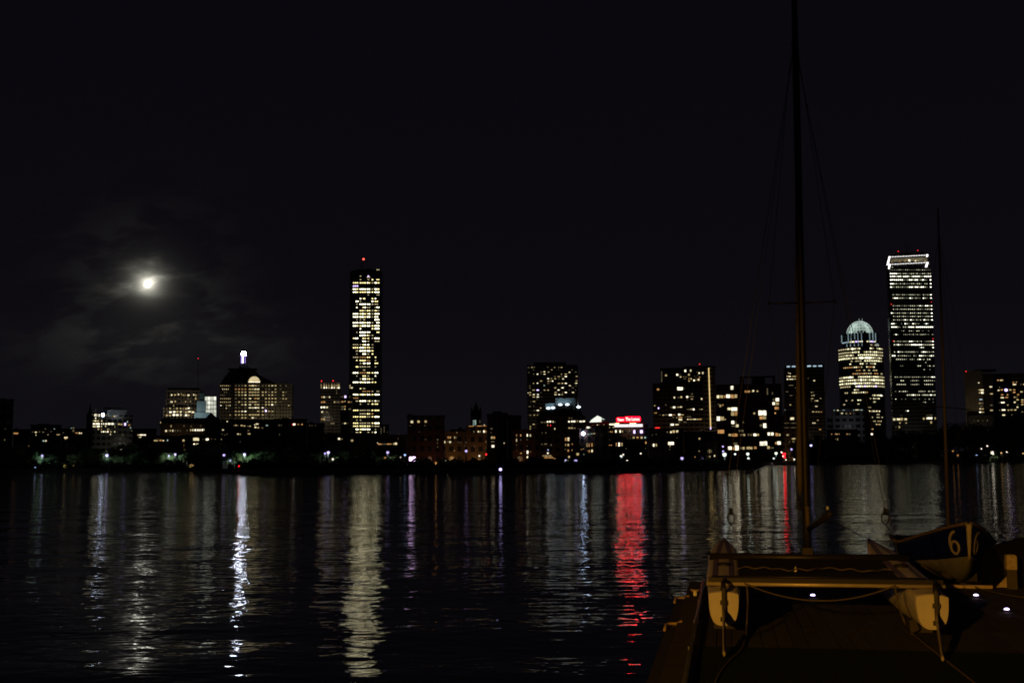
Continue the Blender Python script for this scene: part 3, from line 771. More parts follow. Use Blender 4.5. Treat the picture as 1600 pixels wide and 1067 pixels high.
BR = facade('brick_dark', (0.10, 0.045, 0.032), 2.6, 3.5, 0.24)
BR2 = facade('brick_brown', (0.13, 0.075, 0.05), 2.9, 3.6, 0.26)
ST = facade('stone_pale', (0.30, 0.27, 0.22), 3.3, 3.9, 0.26)
CO = facade('concrete_brown', (0.16, 0.13, 0.10), 4.2, 3.3, 0.42)
GLS = facade('curtain_glass', (0.03, 0.035, 0.04), 1.7, 3.9, 0.46, (0.008, 0.010, 0.014), 0.35)
PRU = facade('tower_steel', (0.06, 0.06, 0.055), 1.9, 4.1, 0.40, (0.006, 0.007, 0.008), 0.5)
SLT = surf('slate_roof', (0.035, 0.04, 0.05), 0.7, 0.4, 0.8)
DRK = surf('dark_roof', (0.03, 0.028, 0.028), 0.85, 0.4, 0.6)
WHT = surf('pale_stone', (0.55, 0.54, 0.50), 0.8, 0.25, 0.4)
def glow(b, px, py, off, col, watts, size=1.0, aim=(0, 1, 0.25)):    # added unseen spot that lifts a wall's tone; floodlit walls use it too
    u, z = b.loc(px, py, off)
    return lamp_light('bulb_or_fill', (u, off, z), col, watts, b.root, size, 'SPOT', aim)

# --- left edge and the low streets beside it
b = Bld('brick_block', 'dark reddish brick block cut by the left edge of the picture', 'building', -60, 20, 625, 420, mat=BR)
b.block(-40, 10, 622, 625, off=3, depth=10, mat=DRK, name='roof'); b.wins('7.2 687 y;8.2 670 d', 1.6)
b = Bld('row_house', 'low row house with one orange lit strip, beside the dark left-edge block', 'house', 20.5, 47.5, 672, 500, mat=BR2)
b.wins('20.8 29 675.5 678.5 o;45 696.6 o', 2); b.block(24, 27, 668, 672, off=4, depth=2, mat=DRK, name='chimney')
b = Bld('row_house', 'wide low block with a thin line of pale lit windows, far left', 'house', 48, 95, 665, 520, mat=BR2)
b.wins('50 52 675 d;54.5 57.5 674 676.5 w;55.5 57 678.5 680.5 w;60 63 674.5 d;66 69 675 d;74 76 679 y;70 72 670 d;79 81 674 d;84 86 670 c;88 93.5 677.8 680 y;66.5 70 687 690 c;70.5 73 687 690 w', 2.2)
b.block(58, 78, 662, 665, off=4, depth=8, mat=DRK, name='roof')
b = Bld('row_house', 'low block with cool lit stair windows at its right end, left of the church spire', 'house', 95.5, 134, 671, 540, mat=BR2)
b.wins('110 112.5 668 671 c;113 116.5 667 675 d;100 106 682 685 w;101 104 685 686.5 o;117.5 122.5 675 677.5 o;122.8 125.5 675 678 w;126 128.2 675.5 678 w;98 100 676 d', 2)
b.block(108, 117.5, 666.5, 671, off=0.0, depth=8, name='wall')
def church(px, ytip, ybase, w, D, label, ytower=None):
    o = P(px, 700, D); r = empty('church', (o.x, o.y, GZ)); tag(r, label, 'church')
    zt = P(px, ytip, D).z - GZ; zb = P(px, ybase, D).z - GZ; hw = w * D / F / 2
    z1 = P(px, ytower, D).z - GZ if ytower else zb
    MB().box(-hw, hw, -hw, hw, 0, z1).box(-hw * 1.12, hw * 1.12, -hw * 1.12, hw * 1.12, z1 - .5, z1 + .3).build('tower', BR, r)
    sp = MB().lathe([(hw * 1.12, z1 + .3), (hw * .55, z1 + (zt - z1) * .42), (0.05, zt)], n=8)
    for sx in (-1, 1):
        for sy in (-1, 1): sp.lathe([(hw * .2, z1 + .3), (hw * .2, z1 + hw * .6), (0.02, z1 + hw * 1.7)], (sx * hw * .9, sy * hw * .9), 6)
    sp.build('spire', SLT, r)
    MB().box(-hw * 2.4, hw * 2.4, hw, hw * 9, 0, zb * .45).prism([(-hw * 2.4, zb * .45), (hw * 2.4, zb * .45), (0, zb * .72)], hw, hw * 9).build('nave', BR, r)
    return r
church(139, 629, 690, 7.5, 600, 'dark church with a thin needle spire left of the bright glass office block', 650)

# --- white-lit glass office block
b = Bld('office_block', 'glass office block with brilliant white lit floors, right of the thin dark spire', 'building', 142, 206.5, 649.5, 800, mat=facade('grey_cladding', (0.17, 0.18, 0.17), 3.4, 3.9, .34))
b.block(168, 199, 640.5, 649.5, off=4, depth=12, mat=surf('grey_panel', (0.34, 0.36, 0.36)), name='roof_plant')
b.block(159, 172, 636, 649.5, off=8, depth=8, mat=DRK, name='roof_plant'); b.block(172.5, 189, 633.5, 640.4, off=9, depth=6, mat=surf('grey_panel', (0.34, 0.36, 0.36)), name='roof_plant')
b.wins('''143 146 646.8 650.5 W;147 152.5 646.8 650.5 W;153.5 157 646.8 650.5 W;165 166.5 648.7 w;168.5 171 649 c;171.5 174 649 c;176 178 650 y;178.3 180.5 650 w;148.5 150.5 651.8 654.5 W;153.5 156 653.5 d;
142.5 147 657.5 y;147.3 151 657.5 w;151.5 155 657.8 y;158 160 657.5 w;165 166 657.5 d;144 148.5 660.4 663.8 W;149 156 660.4 663.8 W;158 159.7 662 W;161 163 662 W;164.5 167 662 W;168 173 660.3 663.8 W;173.4 178 660.3 663.8 W;178.5 180 662.5 c;
184 187.5 662.5 y;188 191.5 663 y;200.5 203.5 664 o;198 200 659 c;203 205 668 c;144.5 150 666.2 w;151 156 666.2 W;158 159.5 666 w;164 166 665.7 w;178.8 180 666.7 y;152.5 154.7 670.3 y;158 159 670.5 o;167.5 170 670.6 y;171 172.5 671 d;
158 160 674.3 w;160.7 163 674.3 W;164 166 674.3 w;167 170 674.3 W;172 174.5 674.6 y;178 180.6 674.4 w;171.5 173.5 678.5 w;191 193 679.5 d''', 2.9)
LIT['P'] = light('lamp_violet_flood', (0.66, 0.78, 1.0), 18.0, 0)
b.wins('158.6 163 645.5 650.6 P;194 197 660.5 665 p', name='roof_floodlight', off=-0.3)
b.mast(149.6, 639, 649.5, 0.35, off=1, mat=WHT, name='flagpole'); glow(b, 188, 690, -22, (1, .9, .7), 900, 2)
glow(b, 182, 648, -4, (.9, .95, 1), 220, 1)

# --- low block and the stepped tower group right of it
b = Bld('row_house', 'low brown block with a lit yellow strip, right of the white-lit office block', 'building', 206.8, 244, 671, 560, mat=BR2)
b.wins('214.5 217.5 679.5 y;217.8 228 678 680.8 W;217 221 681.8 684 w;189 189.8 702.5 w;205 206.8 673 d', 2.6)
b = Bld('office_tower', 'broad stone tower with yellow lit lower floors and a thin aerial on top', 'tower', 254.5, 319, 637, 1150, extra=6, mat=ST)
b.block(259, 316, 609, 637, off=4, depth=16); b.block(262, 312, 606, 609, off=6, depth=12, mat=CO, name='roof_plant')
b.wins('''267 269.6 617 w;272 275.2 616.8 y;277.6 280.2 616.3 w;283 284.4 615.6 y;285.6 287 617.3 y;288.6 290 617.3 y;292.6 296.2 617.3 w;301.6 303.8 616.8 w;305 306.8 617.4 y;304.6 307 620.4 624.6 y;266 270 627.6 w;272.6 275 627.2 y;283.4 284.8 627 d;289 290.8 627.2 y;292.6 294 627.4 d;296.8 298 627 y;
293 295 622.4 d;298 299 622.6 d''', 3.2, off=4)
b.wins('''270.6 272 633.6 y;293.4 294.6 633.6 d;255 257.2 638.4 d;259.6 262 638.2 d;264.4 267 637.8 y;270 273 638.4 d;274.8 278 638 y;281 283.4 638.2 y;285.6 287 638.4 y;289 292.6 638.4 y;293 297 637.2 W;299 300.6 638.4 d;
255.2 257 643.4 d;260.6 262.6 643.6 d;264.2 268.2 643.8 W;270 274.2 643.6 W;274.8 279 643.4 y;280.8 284 643.4 w;286 287 643.6 d;289 293 644 y;293.4 298 643.2 w;299 303.6 643.8 w;255.4 257 648.6 d;259 263 648.8 y;264.2 267.6 648.6 y;269.6 274 648.2 W;275 279 648.2 W;280.8 284 648 w;286 287.4 649.6 d;288.8 292.6 648.6 W;293 296.2 648.6 y''', 3.3)
b.mast(309.5, 561, 606, 0.3, off=10); b.red(309.6, 560, 10, 0.8); glow(b, 288, 660, -30, (1, .8, .55), 5200, 3)
b = Bld('stepped_tower', 'pale blue floodlit stepped stone tower between two yellow-lit towers', 'tower', 303, 329, 645, 1050, mat=surf('pale_blue_stone', (0.50, 0.56, 0.56), 0.85, 0.3, 0.25), depth=14)
b.block(307.4, 322, 626.5, 645, off=2, depth=10, name='tower'); b.block(311.5, 318.5, 614.5, 626.5, off=4, depth=6, mat=surf('verdigris', (0.20, 0.26, 0.25)), name='tower')
b.poly([(311, 614.5), (319, 614.5), (315, 609)], 4, 6, SLT)
glow(b, 309, 656, -16, (.68, .95, 1.0), 2600, 1.2); glow(b, 305, 640, -9, (.68, .95, 1.0), 500, 1)
b = Bld('office_block', 'cream lit glass block tucked between the pale blue tower and the arched-gable tower', 'building', 319.5, 338.6, 619.5, 1080, mat=facade('grey_cladding', (0.17, 0.18, 0.17)), depth=14)
LIT['m'] = light('gallery_cream', (0.92, 0.95, 0.78), 0.62, 0.35, 0.25); LIT['M'] = light('gallery_bright', (1, 1, 0.84), 0.95, 0.3, 0.25)
for yy in (622.6, 629.2, 635.8, 642.2, 648.4):
    for xx, c in ((320.2, 'm'), (324.6, 'M' if yy < 640 else 'm'), (329.0, 'm'), (333.6, 'M' if yy < 625 else 'm')): b.wins(f'{xx} {xx + 4.1} {yy - 2.8} {yy + 2.8} {c}')

# --- the tower with the lit arch
b = Bld('office_tower', 'wide stone tower with a glowing semicircular arch at its roofline', 'tower', 366, 433.5, 599.5, 1350, extra=7, mat=ST, depth=30)
b.block(342.5, 365.6, 600.5, None, off=5, depth=25); b.block(434, 455, 600, None, off=5, depth=25)
b.poly([(434, 600), (455, 600), (447, 597)], 5, 20, ST)
b.poly([(344, 600.4), (432, 599.4), (405, 586), (396, 577), (361, 577), (350, 590)], 8, 20, SLT, 'mansard_roof')
b.block(356, 400, 575.4, 577, off=9, depth=16, mat=DRK, name='roof')
arc = [(388.2 + 9 * (1 - math.cos(q)), 597.3 - 9.3 * math.sin(q)) for q in [math.pi * i / 14 for i in range(15)]]
b.poly([(387.3, 599.4)] + [(x + (x - 397.2) * .1, y - .8) for x, y in arc] + [(407.2, 599.4)], -0.2, 12, ST, 'gable')
ga = b.poly(arc, -0.45, 0.4, light('arch_glass', (1.0, 0.82, 0.45), 0.62, 0.3, 0.12), 'arch_window')
b.wins('388.2 406.2 595.9 597.6 W', off=-0.6, name='arch_light', parent=ga)
def cells(b, y, groups, h=2.9, off=0.0, wf=0.68):
    for x0, x1, s_ in groups:
        st = (x1 - x0) / max(1, len(s_))
        for i, c in enumerate(s_):
            if c not in ' .': b.wins(f'{x0 + st * (i + .5 - wf / 2):.2f} {x0 + st * (i + .5 + wf / 2):.2f} {y - h / 2} {y + h / 2} {c}', off=off)
G_ = ((366, 386, 0), (388.4, 405.6, 0), (408, 433, 0))
rows = '''602.5 dddy ywyd ddywy|608 oooo yyww .dd.y|612.6 dyyy yyyy yydyy|617.2 dyyw yyyy ydyyd|622.6 d.dy w.oy .yyyy|628 dydy yyyd .yyyy|632.2 d.yw w.yy dyyWd|637 dd.d wwWw Wd...|642.6 yywW ...y yWyy.|648 yyyy yyyy yd.d.|652.6 ..yy .wd. dd...|657 .... d..d WW...|662.3 .... ..yw .d...|667.6 .... .wyy d....'''
for r in rows.split('|'):
    y, a1, a2, a3 = r.split(); y = float(y); st = b.nw
    for (x0, x1, _), s_ in zip(G_, (a1, a2, a3)):
        cells(b, y, ((x0, x1, s_),), 2.5, wf=0.92 if x0 == 388.4 else 0.62)
for y, l_, r_ in ((602.6, 'yyyyyd', 'd.d.'), (608, '.wwwy.', 'd...'), (612.8, '..dd..', '.yd.'), (617.4, 'ddd...', '.y..'), (622.8, 'yyyyyy', 'dyy.'), (628.2, 'yyyyyy', 'd...'), (633.4, 'W..yyw', '...y'), (637.6, '...w..', '....'), (648.4, '.....y', '....')):
    cells(b, y, ((343.6, 361, l_), (436, 453.6, r_)), 2.3, off=5, wf=0.62)
b.wins('414 416.8 640 643.4 p', name='roof_floodlight', off=-0.3)
glow(b, 446, 672, -24, (1, .82, .5), 6500, 3); glow(b, 352, 668, -24, (1, .8, .5), 1200, 3); glow(b, 400, 690, -30, (1, .8, .5), 2200, 3)
# weather beacon on its own tower behind
b = Bld('beacon_tower', 'dark stepped tower carrying a brilliant violet-white beacon', 'tower', 372, 389, 575, 1420, mat=DRK, depth=12)
b.poly([(372, 575), (389, 575), (385, 569), (376.4, 569)], 1, 8, SLT)
LIT['B'] = light('beacon_white', (0.80, 0.86, 1.0), 95.0, 0); LIT['v'] = light('beacon_violet', (0.42, 0.26, 1.0), 1.6, 0); LIT['T'] = light('beacon_tube_glass', (0.80, 0.74, 1.0), 4.0, 0)
b.wins('377.8 380.8 555.4 567.6 T;382.4 383.7 556 567.6 v;376.4 377.5 555 568.2 v', name='beacon_tube', off=3)
u_, z_ = b.loc(380.7, 552.6, 4)
MB().lathe([(0.2, z_ - 2.4), (2.7, z_ - 1.8), (3.0, z_), (2.3, z_ + 1.6), (0.3, z_ + 2.2)], (u_, 4), 16).build('beacon_lamp', LIT['T'], b.root)
MB().ball((u_, 0.9, z_), 2.7, 12).build('beacon_core', LIT['B'], b.root)
MB().lathe([(3.5, z_ - 2.9), (4.0, z_ - 2.75), (4.0, z_ - 2.6), (3.5, z_ - 2.45)], (u_, 4), 16).build('beacon_rim', LIT['v'], b.root)
b.block(376.4, 384.6, 568, 575, off=2, depth=5, name='roof_plant')

# --- long low hall with the pyramid turret, and the houses before it
b = Bld('long_hall', 'long low stone hall with pyramid turret and one row of white lit windows', 'building', 250, 345.5, 663, 540, mat=surf('brown_stone', (0.16, 0.12, 0.09), 0.85, 0.4, 0.5), depth=16)
b.poly([(248, 663), (347, 663), (343, 653), (254, 653)], 0.4, 15, SLT)
b.block(319, 341, 655, None, off=-2.5, depth=9, mat=surf('dark_stone', (0.05, 0.04, 0.035)), name='tower')
u0, z0 = b.loc(318.5, 655, -2.5); u1, _ = b.loc(341.5, 655, -2.5); _, zt = b.loc(330, 643.6, -2.5)
MB().add([(u0, -2.7, z0), (u1, -2.7, z0), (u1, 6.7, z0), (u0, 6.7, z0), ((u0 + u1) / 2, 2, zt)], [(0, 1, 4), (1, 2, 4), (2, 3, 4), (3, 0, 4), (3, 2, 1, 0)]).build('turret_roof', SLT, b.root)
b.wins('258 261 673 w;262.4 263.6 672.6 d;265 267 672.8 y;268.6 271.4 672.6 w;273.2 274.8 672.6 d;266.4 268.4 665.6 y;286.6 288.4 665.2 d;296.8 299.2 671.8 y;300.2 302.6 671.8 w;304 306.6 671.8 W;307.8 310.4 671.8 W;311.2 313.8 671.8 W;314.8 317.6 671.6 W;318.4 321.2 671.4 W;250.2 251.6 660.2 y;298 299.4 666 d;313 314 665 d;277 278.6 672.6 d;281 282.4 672.8 d;291.6 293 672.4 d', 3.6)
glow(b, 285, 684, -9, (1, .72, .42), 160, 1)
b = Bld('row_house', 'brick row house with big yellow window and amber stair lights below the long hall', 'house', 284, 350, 682, 430, mat=BR)
b.wins('285 288.6 686 690 y;286 289.6 693.2 698 o;286 289.2 701 705.2 y;301.6 311.2 683.4 688.6 w;302 305.2 692.2 695.2 W;305.8 310.2 692 694.8 w;321.2 326.2 684.4 688.2 W;316.6 317.8 686.2 d;329.8 331.4 685.6 d;335.6 336.8 686 d;345.4 346.6 686.2 y;254.6 255.4 705.4 y', 2.2)
for x in (290, 312, 333): b.block(x, x + 4, 678.5, 682, off=4, depth=2, mat=DRK, name='chimney')
b = Bld('row_house', 'brick row house with mixed yellow and green windows, left of the stair-lit house', 'house', 236, 283.5, 683, 430, mat=BR)
b.wins('240 247 686.6 689.6 y;248.6 253.6 686.4 689.2 o;253.8 256.6 687 689.4 w;260.8 262.8 686 689.4 c;246 247.4 683.8 685.4 d;233.6 234.6 697 d', 2.2)
for x in (242, 262): b.block(x, x + 4, 679.5, 683, off=4, depth=2, mat=DRK, name='chimney')
b = Bld('office_block', 'dim low office block with broken rows of pale windows under the arched-gable tower', 'building', 346, 431, 657, 590, mat=BR2)
b.wins('''354 356 658.4 w;338 339 672 y;347 350 671.4 w;343.4 345 671.4 y;364.6 367 664.6 d;367 370.4 664.4 y;371 373 664.8 d;375.6 379.4 664.6 y;380 384 665.2 y;386.4 389 665.6 d;389.4 392 665.8 y;350 352 679.6 d;370.4 373.6 678 w;374 376.6 678.4 y;386.6 389.6 672.6 d;387 391.4 677.6 y;346.6 347.6 678 d;354.2 355.4 678 d;397 399 663.6 w;399.4 404 662.4 w;397.6 401 667.4 w;401.4 405 668 y;408 411.6 668.4 d;415 419 664.6 c''', 2.6)
b = Bld('brick_block', 'dark red brick block with one bright window in a short amber row', 'building', 428, 479, 656, 470, mat=BR)
b.wins('434.8 437.4 664.2 d;438.6 440.2 664.4 d;456.2 458 663 r;457.6 461.8 661 664.6 W;464.8 467.4 663 o;470.4 473.2 663 o;436 437.4 678.6 d', 2.6)
b.block(440, 452, 652.6, 656, off=4, depth=6, mat=DRK, name='roof_plant')
b = Bld('brick_block', 'plain dark brick block with faint windows, left of the twin fin-crowned towers', 'building', 479.5, 506, 663, 450, mat=BR)
b.block(484, 489, 659, 663, off=3, depth=3, mat=DRK, name='chimney'); b.wins('483 484.4 664.6 d;487 488.4 664.8 d;492 494 664.6 d', 2.4)
b = Bld('row_house', 'dark row house with white and amber lit windows, in front of the glass skyscraper', 'house', 506.5, 560, 680, 430, mat=BR)
b.wins('526.4 527.4 684.8 d;528 531.6 683.6 687.2 W;533.2 535.2 684.6 687 y;548 552 686.2 690 y;375 376 690 d', 2.2)
for x in (512, 538): b.block(x, x + 4, 676, 680, off=4, depth=2, mat=DRK, name='chimney')

# --- fin-crowned pair
b = Bld('office_tower', 'slender tower crowned by lit fins and two red lights, left of the glass skyscraper', 'tower', 500.5, 532, 607.5, 1250, mat=CO, depth=24)
b.block(503, 529, 598, 607.5, off=3, depth=18, mat=DRK, name='roof_plant')
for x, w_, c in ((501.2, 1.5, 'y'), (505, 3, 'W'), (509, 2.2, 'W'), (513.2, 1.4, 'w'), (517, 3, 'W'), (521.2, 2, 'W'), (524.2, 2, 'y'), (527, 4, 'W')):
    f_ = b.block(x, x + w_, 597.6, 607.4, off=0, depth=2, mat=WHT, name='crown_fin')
    b.wins(f'{x} {x + w_} 604.2 607.2 {c};{x + .2} {x + w_ - .2} 600.6 604 y;{x + .3} {x + w_ - .3} 598 600.4 d', name='fin_uplight_glow', parent=f_)  # self-lit strips, dimmer upward, imitate uplight washing each fin
b.red(502.4, 595.4, 1, 1.2); b.red(520.4, 594.8, 1, 1.2)
b.wins('502 504 620.4 o;504.6 508 620.4 w;510 511.4 620.4 d;513.6 516 620.4 w;501.4 504 628.2 o;504.6 508.4 628.2 o;500.8 504 636.2 W;504.8 508.4 636.2 W;509.4 512.8 636.2 w;501.8 505 643.4 w;506 507 643.4 d;509.4 512.6 643.6 d;501.8 504 654.8 o;504.4 508 654.8 y;514 515.4 654.6 d;518.6 519.8 654.6 d;514 515 650.6 d;516 523 661.4 d;525.6 526.4 608.4 611.6 d;525.6 526.4 612.2 616 d;521.4 524 628 y;524.6 531 628.2 d', 3.2)
glow(b, 510, 650, -26, (1, .85, .6), 2600, 3)
b = Bld('office_tower', 'lower shoulder tower with a dim amber floor, between the fin-crowned tower and the glass skyscraper', 'tower', 532.4, 552, 617.5, 1270, mat=CO, depth=24)
b.wins('532.8 534 619.8 d;534.6 537.4 619.8 d;538 541.2 621.4 618 p;545.6 547.4 620 d;533 537 627.6 o;538 540 627 y;543.4 547 628 o;547.4 550 628 d;533 537.6 635.4 d;538 540.2 635 o;532.8 537 639 d;537.6 540 639 y;544.4 548.6 639 d;537.6 540.8 661.4 w;534.6 536 661.6 d;543.4 544 661.4 d', 2.8)
b.block(545.6, 551.5, 599, 617.5, off=3, depth=12, name='wall'); b.wins('546 548 601 607 y;548.2 551.4 604.4 607.2 w', off=3)

# --- the tall glass skyscraper
b = Bld('skyscraper', 'tall slim glass skyscraper with many white lit floors and one red light on its mast', 'tower', 550, 594, 423, 1446, extra=5, mat=GLS, depth=34)
b.block(572.5, 579.5, 419.5, 423, off=0, depth=10, mat=DRK, name='roof_plant'); b.block(556, 590, 421, 423, off=6, depth=20, mat=DRK, name='roof')
b.block(545.8, 549.8, 424, None, off=9, depth=25)
lat = MB(); u0, z0 = b.loc(564.5, 421, 6); u1, z1 = b.loc(568, 406, 6)
for sx in (-1, 1): lat.tube([(u0 + sx * 1.9, 6, z0), (u0 + sx * 0.7 + 1.5, 6, z1)], 0.22, 5)
for i in range(6): lat.tube([(u0 - 1.7 + i * .28, 6, z0 + (z1 - z0) * i / 6), (u0 + 1.9 + i * .1, 6, z0 + (z1 - z0) * (i + .8) / 6)], 0.14, 4)
lat.build('antenna', surf('red_steel', (0.25, 0.04, 0.03)), b.root); LIT['R'] = light('beacon_red', (1.0, 0.10, 0.07), 2.6, 0)
MB().ball((u1, 6, z1 + .8), 1.25, 10).build('warning_light', LIT['R'], b.root)
CH = {'A': (551.2, 560), 'a': (555.5, 560.2), 'h': (556.4, 558.8), 'B': (561.6, 572), 'e': (562, 564.6), 'f': (566, 572), 'n': (567, 571), 'C': (573, 578.6), 'c': (574, 577), 'D': (580.4, 583.6), 'E': (585, 593), 'g': (588, 593), 'i': (585.4, 588), 'j': (585, 591)}
HAN = '''421.6 gk|431.6 cp ek|433.4 Ck|437 ek ck Dq gq|442 Aq Bq CQ Dk EQ|447 Ap|451.8 AQ BQ CQ Dq EQ|456.5 AQ Bq CQ Dq EQ|460.6 ck gk|466.6 eQ nq Dq iQ|471 aQ ek DQ jq|475.4 hq BQ CQ Dk jk|480.4 hQ fQ Ck ik gQ|485.4 Bq Cq Dk Eq|490.4 AQ BQ CQ Dk EQ|495.2 AQ BQ CQ jQ Dk|499.6 hk ek nk EQ|504.3 AQ BQ CQ Dk gQ|509.2 AQ BQ CQ Dq EQ|513.6 eQ Dq EQ|519.2 hk BQ CQ gq|524 BQ Cq Dk|528.6 AQ fq cq Dk EQ|533.2 fQ ck Ek|538.6 Ak ek fQ cQ Dk|543.2 Aq BQ Cq Dq|548.2 ak BQ CQ Dq|553 hk fQ ck Dq|558.2 Ak Bo Cq iQ|563.2 hQ Bq Co iq|567.6 ek nQ CQ jq|573 aQ Bk Ck ik|578.2 nk|582.4 AQ Bo Cq Dq jQ|587.4 hk fq ck iQ|592 ek fQ Cq Dk|597.2 AQ BQ CQ Dq iq|607 eq nk|611.4 fo Co Dk gk|616.4 AQ BQ CQ Dq EQ|621.8 Ao|626.4 ak BQ Cq Dk iQ gk|631.2 ek ck Dq jq|641 Aq Bk Ck Dq Eq|646.4 Bk Cq Do|651 Aq Bq Ck Dq EQ|656.2 hk ek|661 Aq Bk Ck Dq EQ|665.6 Aq Bq Cq Dk Eq|670.6 aQ BQ CQ iq|675.2 ak eq ck Dk iQ|680.6 gq'''
rows = []
for r in HAN.split('|'):
    p = r.split(); sg = []
    for q in p[1:]:
        x0, x1 = CH[q[0]]; n_ = max(1, round((x1 - x0) / 3.3)); st = (x1 - x0) / n_
        for i in range(n_):
            c = q[1]
            if c in 'Qq' and random.random() < 0.12: c = {'Q': 'q', 'q': 'k'}[c]
            sg.append((x0 + i * st + .12, x0 + (i + 1) * st - .12, c))
    rows.append((float(p[0]), sg))
b.bands(rows, 2.4)
b = Bld('office_block', 'small dim block just right of the foot of the glass skyscraper', 'building', 594.6, 607.5, 664, 1100, mat=CO)
b.wins('595 596 668 678 d;599.6 601 666 676 d;604.6 605.6 680 y;604.6 605.6 675 d', 2)

# --- brick houses of the middle
b = Bld('row_house', 'low row house with an amber strip of windows, right of the glass skyscraper', 'house', 586, 636, 681, 440, mat=BR)
b.wins('590 597 692.4 695 o;597.4 604 692.6 694.8 d;604.4 612 692.4 694.8 o;614 616.4 691.6 695 y;616.6 620.6 691 695 w;589 591 690.6 693 w;621.4 622.6 685 d;623 624.2 678.6 d', 2)
for x in (600, 622): b.block(x, x + 4, 678, 681, off=4, depth=2, mat=DRK, name='chimney')
b = Bld('brick_block', 'dark brick apartment block with three lit square windows in a row under its roof', 'building', 636.5, 694.5, 651, 400, mat=BR)
for x0, x1, y in ((637.5, 646.5, 648), (650.5, 672, 649.2), (675, 680, 649), (683.5, 694, 651.4)): b.block(x0, x1, y, 651.2, off=1.5, depth=8, name='parapet')
b.block(638.6, 640.4, 645.6, 648, off=3, depth=2, mat=DRK, name='chimney'); b.block(690, 693, 650, 652, off=3, depth=2, mat=DRK, name='chimney')
b.wins('641.4 645.6 656.6 661 w;652 656 656.6 660.6 y;663.2 667 656.4 660.4 y;640 641.4 665 d;663 664.6 664.6 d;664 666 686.4 d;682.6 685 685 688.4 d;682.8 684.4 690.4 693.4 d;682.8 684.8 697 699.4 d;654.6 655.8 674.6 d', 2)
glow(b, 672, 717, -7, (1, .45, .25), 150, .6)
b = Bld('row_house', 'low brick house with amber twin windows, between the apartment block and the spired church', 'house', 695, 728, 675.5, 430, mat=BR2)
b.block(703, 727, 670.5, 675.5, off=3, depth=8, name='parapet'); b.block(716, 722, 667.5, 670.5, off=4, depth=3, mat=DRK, name='chimney')
b.wins('691.2 692.6 690.6 y;693.2 696 688.4 692.6 w;699 701.8 681.4 685.4 o;702.2 704.8 681.4 685.4 o;699 701.4 688.4 692 d;701.8 705 688.6 692.4 w;709.2 711.4 681.6 685.2 y;711.8 713.8 681.6 685 d;713 714.6 675.8 y;700 701.4 675.6 d;725.2 726.4 696.6 d;709 711 703.8 o;715 717 691 d;719 721 691 d;726.6 728.6 691 d', 2)
glow(b, 706, 716, -7, (1, .55, .18), 420, .6)
church(744, 627.5, 668, 15.5, 600, 'dark church with a stout pointed spire and green lit belfry', 648)
b = Bld('row_house', 'brown house with an orange lit roof terrace below the stout church spire', 'house', 728.5, 761, 667, 440, mat=BR2)
b.wins('732 740 665 666.4 o;744.8 754 664.6 666.2 o;754.6 760 664.4 666 o;756 757.4 662.6 665 w', name='terrace_light', off=-0.4)
b.wins('739.4 741.6 672.4 676 d;742.2 744 655.6 665 c;746.2 748.8 672.6 675.8 w;749.2 751.4 672.8 675.8 y;755 757.4 671.8 676 W;757.8 760 672 675.8 o;758.4 760 689.8 o;740.8 742 697 d;724 725.4 690 d;758.6 760 699.4 d;727.6 729.4 691 d', 2.2)
b.wins('738.8 740.4 655.8 665.2 c;740.8 742 655.8 665.2 c;749.2 750.4 656 661 d', name='belfry_window', off=2)
glow(b, 745, 717, -7, (1, .55, .18), 520, .6)
b = Bld('brick_block', 'dark brick tower block with four stacked windows, the lowest brightest, right of the spired church', 'building', 761.5, 793, 648.5, 400, mat=BR)
b.block(769.5, 784, 642.5, 648.5, off=2, depth=9, mat=DRK, name='roof_plant'); b.block(785, 792.5, 644.6, 648.5, off=2, depth=8, name='parapet')
b.wins('766 770 669.6 d;767 770 681.4 685.8 y;770.4 773.6 681.4 685.8 o;767 773 689.8 d;768 772.6 694.8 699.2 W;787 788.4 692.2 w;766.6 768 676 d', 2.4)
b = Bld('brick_block', 'plain unlit brick block between two others', 'building', 793.5, 814, 651, 405, mat=BR)
b.root['label'] = 'plain unlit brick block between the four-window tower block and the low red-lit houses'
b.block(796, 800, 648, 651, off=2, depth=3, mat=DRK, name='chimney')
b = Bld('row_house', 'low red brick house with tall narrow lit windows at the foot of the hotel tower', 'house', 800, 841, 673.5, 385, mat=BR)
for x in (803, 818, 835): b.block(x, x + 3.4, 670, 673.5, off=4, depth=2, mat=DRK, name='chimney')
b.wins('806.2 808.2 678 682 o;812.6 814.6 678 682 o;823 825 677.6 682.2 W;827.6 829.8 677.8 682 w;806.2 808 685 690 w;812.8 814.4 685.4 689 d;823.2 824.6 685.6 688 d;806.4 808 693.4 696.4 d;823 824.4 696.6 d;822.8 825.8 703.6 709 W;812.4 815.6 706.6 709.4 o;806.6 808 704.6 d;818.6 819.6 705 d;828.4 829.6 705.6 o;822.8 825.4 712 716 w;808.6 813 712.8 716.8 d', 2.2)

glow(b, 812, 717, -7, (1, .5, .2), 130, .6)
